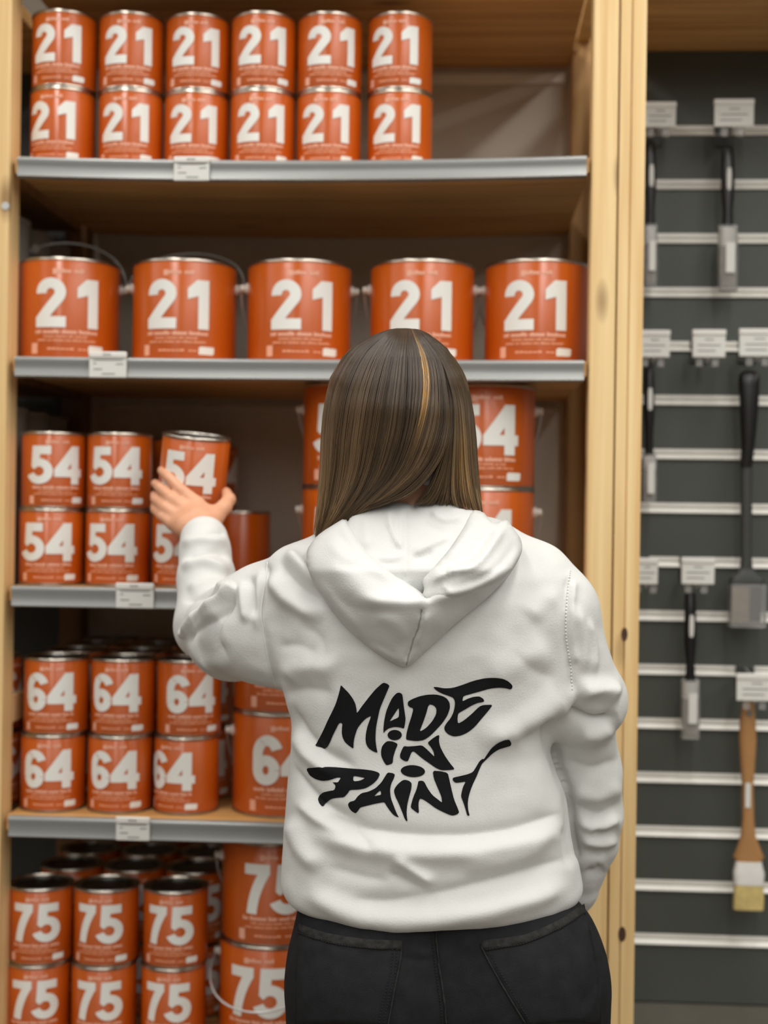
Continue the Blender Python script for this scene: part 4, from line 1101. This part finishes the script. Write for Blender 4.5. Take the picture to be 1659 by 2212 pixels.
V, Fq = J.mesh(); V = relax(V, Fq, 2, 0.5); N = normals(V, Fq); px, py, dd = project(V)
V = V + N * (folds(px, py, [([(942, 2000), (947, 2074), (958, 2150), (965, 2230)], -5, 9, .02), ([(715, 2046), (780, 2060), (850, 2056)], -2.5, 6), ([(860, 2062), (900, 2076), (940, 2070)], -2.5, 7), ([(880, 2050), (915, 2060), (945, 2055)], 2, 7),
                             ([(660, 2035), (740, 2060), (800, 2062)], 1.5, 9), ([(1250, 2212), (1280, 2170), (1300, 2130)], 2, 8), ([(1240, 2180), (1270, 2150), (1300, 2100)], -2, 8)]) + vnoise(V, 30, 2) * 0.0008)[:, None]
jeans = obj('jeans', V, Fq, DENIM, person, sharp=0); jeans['label'] = 'black denim jeans'
jb = BVHTree.FromPolygons([tuple(v) for v in V], [tuple(f) for f in Fq])
def patch(name, outl, m, parent, off=0.0022, step=9):
    P2, tr = fill([np.array(outl, float)], step); VV = []; ok = []
    last = None
    for x, y in P2:
        l, nn = hit(x, y, jb)
        k_ = 0
        while l is None and k_ < 12:
            x += (960 - x) * 0.02; k_ += 1; l, nn = hit(x, y, jb)
        VV.append(l + nn * off)
    FF = []
    for f in tr:
        a, b, c = (VV[i] for i in f[:3])
        FF.append(f[::-1] if np.cross(b - a, c - a) @ (CAM - a) < 0 else f)
    o = obj(name, VV, FF, m, parent, sharp=0)
    s = o.modifiers.new('thickness', 'SOLIDIFY'); s.thickness = off; s.offset = -1
    return o
def line_pts(a, b, n=8): return [(a[0] + (b[0] - a[0]) * i / n, a[1] + (b[1] - a[1]) * i / n) for i in range(n + 1)]
PK = [
    [(650, 1996), (680, 2008), (712, 2017), (750, 2024), (788, 2029), (830, 2031), (868, 2032), (864, 2074), (857, 2110), (849, 2150), (843, 2185), (838, 2216), (640, 2216), (640, 2100)],
    [(1037, 2039), (1046, 2031), (1085, 2027), (1132, 2020), (1170, 2006), (1208, 1988), (1238, 1968), (1258, 1956), (1272, 2010), (1284, 2070), (1292, 2130), (1296, 2216), (1137, 2216), (1118, 2180), (1097, 2148), (1080, 2118), (1066, 2094), (1050, 2064)]]
for P in PK:
    patch('back_pocket', P, DENIM, jeans)
DWORN = mat('worn_black_denim', lin(47, 46, 45), 0.9, spec=0.15, noise=0.35, nscale=140, bump=0.4, bscale=500)
patch('pocket_hem', [(650, 1996), (680, 2008), (712, 2017), (750, 2024), (788, 2029), (830, 2031), (868, 2032), (866, 2052), (820, 2051), (770, 2047), (720, 2040), (680, 2030), (648, 2018)], DWORN, jeans, 0.0036)
patch('pocket_hem', [(1037, 2039), (1046, 2031), (1085, 2027), (1132, 2020), (1170, 2006), (1208, 1988), (1238, 1968), (1258, 1956), (1262, 1974), (1240, 1990), (1210, 2008), (1170, 2026), (1130, 2040), (1085, 2048), (1050, 2054)], DWORN, jeans, 0.0036)
for l in ([(648, 2016), (712, 2037), (788, 2047), (866, 2049)], [(1050, 2051), (1085, 2046), (1132, 2038), (1208, 2006), (1261, 1972)], [(857, 2050), (853, 2100), (838, 2160), (828, 2212)], [(848, 2050), (843, 2100), (828, 2160), (818, 2212)], [(1060, 2060), (1078, 2094), (1110, 2148), (1150, 2212)]):
    seam(l, 'stitching', THREAD, jeans, 0.0008, 0.0040, 0.0038, tree=jb)
for l in ([(868, 2034), (864, 2074), (857, 2110), (849, 2150), (843, 2185), (838, 2212)], [(1039, 2042), (1050, 2064), (1066, 2094), (1097, 2148), (1135, 2210)]):
    seam(l, 'pocket_edge', DWORN, jeans, 0.0012, 0.0022, tree=jb)
seam([(941, 2006), (947, 2074), (958, 2150), (965, 2212)], 'center_seam', DWORN, jeans, 0.0016, 0.001, tree=jb)
seam([(932, 2010), (937, 2074), (948, 2150), (955, 2212)], 'stitching', THREAD, jeans, 0.0008, 0.0012, 0.0038, tree=jb)
for sg, px_ in ((-1, 800), (1, 1130)):
    hip = atD(px_, 2110, 1.83); ax = hip[0] * 0.92 + sg * 0.005; ay = hip[1] - 0.01
    MB().section([(ax, ay + 0.055, 0.001, .044, .138), (ax, ay + 0.055, 0.022, .047, .142), (ax, ay + 0.05, 0.032, .044, .136), (ax, ay + 0.03, 0.06, .042, .105), (ax, ay - 0.01, 0.085, .042, .062), (ax, ay - 0.015, 0.115, .046, .055)], 28, 2.4).build('shoe', SHOE, person)

# ------------------------------------------------------------------ hair
HL = [(712, 840), (722, 800), (748, 762), (770, 740), (815, 713), (860, 702), (900, 696), (950, 692), (1000, 690), (1080, 685), (1170, 674)]
HR = [(712, 905), (722, 935), (748, 968), (770, 983), (815, 1008), (860, 1018), (900, 1025), (950, 1030), (1000, 1033), (1080, 1040), (1170, 1052)]
HBK = [(708, .0), (716, .030), (735, .058), (770, .082), (820, .098), (880, .104), (960, .098), (1040, .080), (1085, .066), (1120, .055), (1170, .045)]
def hair_depth(x, y, lift=0.0):
    l = np.interp(y, [a for a, _ in HL], [b for _, b in HL]); r = np.interp(y, [a for a, _ in HR], [b for _, b in HR])
    a = (r - l) / 2; u = np.clip(np.abs(x - (l + r) / 2) / np.maximum(a, 1), 0, 0.995)
    b = np.interp(y, [q for q, _ in HBK], [q for _, q in HBK])
    return 1.815 - (b + lift) * np.sqrt(1 - u ** 2.2)
# under-layer that gives the hair its body
rows = []
V, F = [], []
ys = [709, 713, 720, 732, 750, 775, 805, 840, 880, 920, 960, 1000, 1030, 1046]
nn = 48
for y in ys:
    l = np.interp(y, [a for a, _ in HL], [b for _, b in HL]) + 3; r = np.interp(y, [a for a, _ in HR], [b for _, b in HR]) - 3
    if y < 712: l, r = 860, 890
    b = np.interp(y, [q for q, _ in HBK], [q for _, q in HBK]) - 0.004
    for k in range(nn):
        t = 2 * math.pi * k / nn; x = (l + r) / 2 + (r - l) / 2 * math.cos(t)
        dp = 1.815 - max(b, 0.004) * math.sin(t) if math.sin(t) > 0 else 1.815 - min(float(np.interp(y, [760, 960, 1040], [.062, .045, .02])), max(b, .004) + (.02 if y > 730 else 0)) * math.sin(t)
        V.append(atD(x, y + 2, dp))
for i in range(len(ys) - 1):
    for k in range(nn):
        k2 = (k + 1) % nn; F.append((i * nn + k, i * nn + k2, (i + 1) * nn + k2, (i + 1) * nn + k))
F.append(tuple(range(nn))); F.append(tuple((len(ys) - 1) * nn + k for k in range(nn))[::-1])
HAIRU = mat('dark_hair_roots', lin(44, 34, 26), 0.55, noise=0.2, nscale=80)
hair = obj('hair', V, F, HAIRU, person, sharp=0); hair['label'] = 'long straight brown hair with fair highlights'
G = [[(840, 712), (762, 748), (714, 815), (697, 900), (692, 1000), (687, 1080), (677, 1168)], [(850, 711), (785, 760), (745, 840), (728, 930), (720, 1020), (705, 1100), (681, 1167)],
     [(858, 710), (820, 760), (790, 840), (775, 930), (762, 1020), (735, 1090), (690, 1162)], [(868, 710), (850, 770), (835, 850), (820, 940), (795, 1030), (755, 1097), (703, 1155)],
     [(880, 710), (880, 770), (878, 850), (868, 940), (835, 1030), (780, 1090), (716, 1148)], [(890, 711), (915, 770), (922, 840), (905, 930), (868, 1020), (800, 1085), (730, 1138)],
     [(896, 711), (936, 772), (948, 850), (942, 930), (908, 1010), (840, 1070), (755, 1112)], [(902, 712), (950, 776), (966, 850), (968, 925), (945, 995), (885, 1062), (800, 1096)]]
GR = [[(900, 712), (948, 770), (976, 850), (982, 920), (978, 1000), (976, 1060), (985, 1100)], [(908, 712), (962, 775), (992, 850), (1001, 930), (1005, 1010), (1012, 1070), (1022, 1108)],
      [(912, 713), (974, 778), (1010, 850), (1019, 930), (1024, 1010), (1031, 1070), (1040, 1112)], [(916, 714), (979, 772), (1013, 840), (1026, 930), (1031, 1010), (1037, 1070), (1047, 1116)]]
def guide(Gs):
    return np.array([smooth_line(g, 5) for g in Gs])
GC_ = [[(902, 712), (950, 778), (970, 850), (968, 930), (952, 1000), (925, 1060), (890, 1092)], [(902, 712), (952, 775), (976, 850), (978, 925), (966, 1000), (950, 1060), (930, 1096)],
       [(903, 712), (954, 772), (982, 850), (984, 920), (980, 1000), (978, 1060), (985, 1100)]]
GA, GB, GC = guide(G), guide(GR), guide(GC_)
def strand_curve(GG, s):
    k = s * (len(GG) - 1); i = min(int(k), len(GG) - 2); f = k - i
    return GG[i] * (1 - f) + GG[i + 1] * f
SV, SF, SC = [], [], []
c_dark, c_mid, c_lite, c_blond = (np.array(lin(*c)[:3]) for c in ((58, 46, 34), (118, 92, 66), (176, 144, 102), (220, 170, 100)))
clump = rng.random(160)
def add_strand(path, r, cols):
    P = np.array(path); n0 = len(SV); m = len(P)
    for i in range(m):
        t = P[min(i + 1, m - 1)] - P[max(i - 1, 0)]; t /= np.linalg.norm(t) + 1e-9
        u = np.cross(t, (0, 1, 0)); u /= np.linalg.norm(u) + 1e-9; w = np.cross(u, t)
        rr = r * (1 if i < m - 3 else (m - 1 - i) / 3 * 0.8 + 0.15)
        for k in range(3):
            a = 2 * math.pi * k / 3 + 0.5
            SV.append(P[i] + rr * (math.cos(a) * u + math.sin(a) * w)); SC.append(cols[i])
    for i in range(m - 1):
        for k in range(3):
            SF.append((n0 + i * 3 + k, n0 + i * 3 + (k + 1) % 3, n0 + (i + 1) * 3 + (k + 1) % 3, n0 + (i + 1) * 3 + k))
NA, NB = 4300, 1500
for gi, (GG, cnt) in enumerate(((GA, NA), (GB, NB), (GC, 700))):
    for q in range(cnt):
        s = min(0.999, rng.random())
        C_ = strand_curve(GG, s)
        cl = int(s * (44 if gi == 0 else 18)) + 60 * gi
        ph = clump[cl % 160]
        m = len(C_); t = np.linspace(0, 1, m)
        jx = rng.normal(0, 2.2) * t + rng.normal(0, 1.0); x = C_[:, 0] + jx + (ph - .5) * 9 * t * np.sin(t * 3 + ph * 6)
        y = C_[:, 1] + rng.normal(0, 2.5) * t + (rng.random() ** 3) * -0 
        l = np.interp(y, [a for a, _ in HL], [b for _, b in HL]); r = np.interp(y, [a for a, _ in HR], [b for _, b in HR])
        x = np.clip(x, l + 1, r - 1)
        lift = rng.random() * 0.007 - 0.003 + (clump[(cl * 7) % 160] - .4) * 0.006 * t
        if gi == 0: lift = lift + 0.010 * s * t * (1 - t) * 2
        d = hair_depth(x, y, 0) - lift
        end = int(m * (0.86 + 0.14 * rng.random()))
        # the colour each lock is dyed: darker at the roots, fairer streaks lower down
        streak = clump[(cl * 13 + 5) % 160] * 0.6 + rng.random() * 0.4
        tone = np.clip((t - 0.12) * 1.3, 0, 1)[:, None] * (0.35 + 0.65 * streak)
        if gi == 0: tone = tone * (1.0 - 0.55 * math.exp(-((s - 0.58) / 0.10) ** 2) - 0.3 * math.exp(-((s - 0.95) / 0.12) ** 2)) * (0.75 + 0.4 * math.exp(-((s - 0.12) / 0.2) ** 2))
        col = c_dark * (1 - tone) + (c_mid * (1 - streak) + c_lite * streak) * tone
        if gi == 0 and 0.685 < s < 0.75 and rng.random() < 0.6:
            k_ = (np.exp(-((t - 0.28) / 0.20) ** 2))[:, None]; col = col * (1 - k_) + c_blond * k_
        if gi == 2: col = col * 0.55; d = d + 0.004  # gap between the locks: its shade is darkened into these strands
        if gi == 1 and 0.12 < s < 0.42 and rng.random() < 0.5:
            k_ = (np.clip((t - 0.35) * 3, 0, 1) * 0.55)[:, None]; col = col * (1 - k_) + c_blond * 0.6 * k_
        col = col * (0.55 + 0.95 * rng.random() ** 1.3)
        pts = [atD(a, b, c) for a, b, c in zip(x[:end], y[:end], d[:end])]
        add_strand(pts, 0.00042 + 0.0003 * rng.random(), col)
HAIRM = bpy.data.materials.new('brown_hair'); HAIRM.use_nodes = True
b_ = HAIRM.node_tree.nodes['Principled BSDF']; at_ = HAIRM.node_tree.nodes.new('ShaderNodeAttribute'); at_.attribute_name = 'dye_and_shade'
HAIRM.node_tree.links.new(at_.outputs['Color'], b_.inputs['Base Color']); b_.inputs['Roughness'].default_value = 0.38; b_.inputs['Specular IOR Level'].default_value = 0.5
st = obj('strands', SV, SF, HAIRM, hair, sharp=0)
ca = st.data.color_attributes.new('dye_and_shade', 'FLOAT_COLOR', 'POINT')
ca.data.foreach_set('color', np.c_[np.array(SC), np.ones(len(SC))].astype(np.float32).ravel())
st['kind'] = 'stuff'

# ------------------------------------------------------------------ the can in her hand
hc_ = can_proto('54', False)
o = copy_tree(hc_[0])
top, bot = atD(425, 944, 2.242), atD(411, 1106, 2.257)
ctr = atD(418, 1025, 2.25)
zax = (top - bot) / np.linalg.norm(top - bot)
tocam = CAM - ctr; yb = tocam - (tocam @ zax) * zax; yb /= np.linalg.norm(yb)       # front of the can faces the viewer
xax = np.cross(-yb, zax)
M = Matrix(((xax[0], -yb[0], zax[0]), (xax[1], -yb[1], zax[1]), (xax[2], -yb[2], zax[2]))) @ Matrix.Rotation(rad(-8), 3, 'Z')
o.rotation_euler = M.to_euler(); o.location = tuple(ctr - zax * HS / 2)
tag(o, 'small orange can numbered 54 held up tilted in her left hand', 'paint can', 'small cans on the third shelf')
if 'group' in o: del o['group']
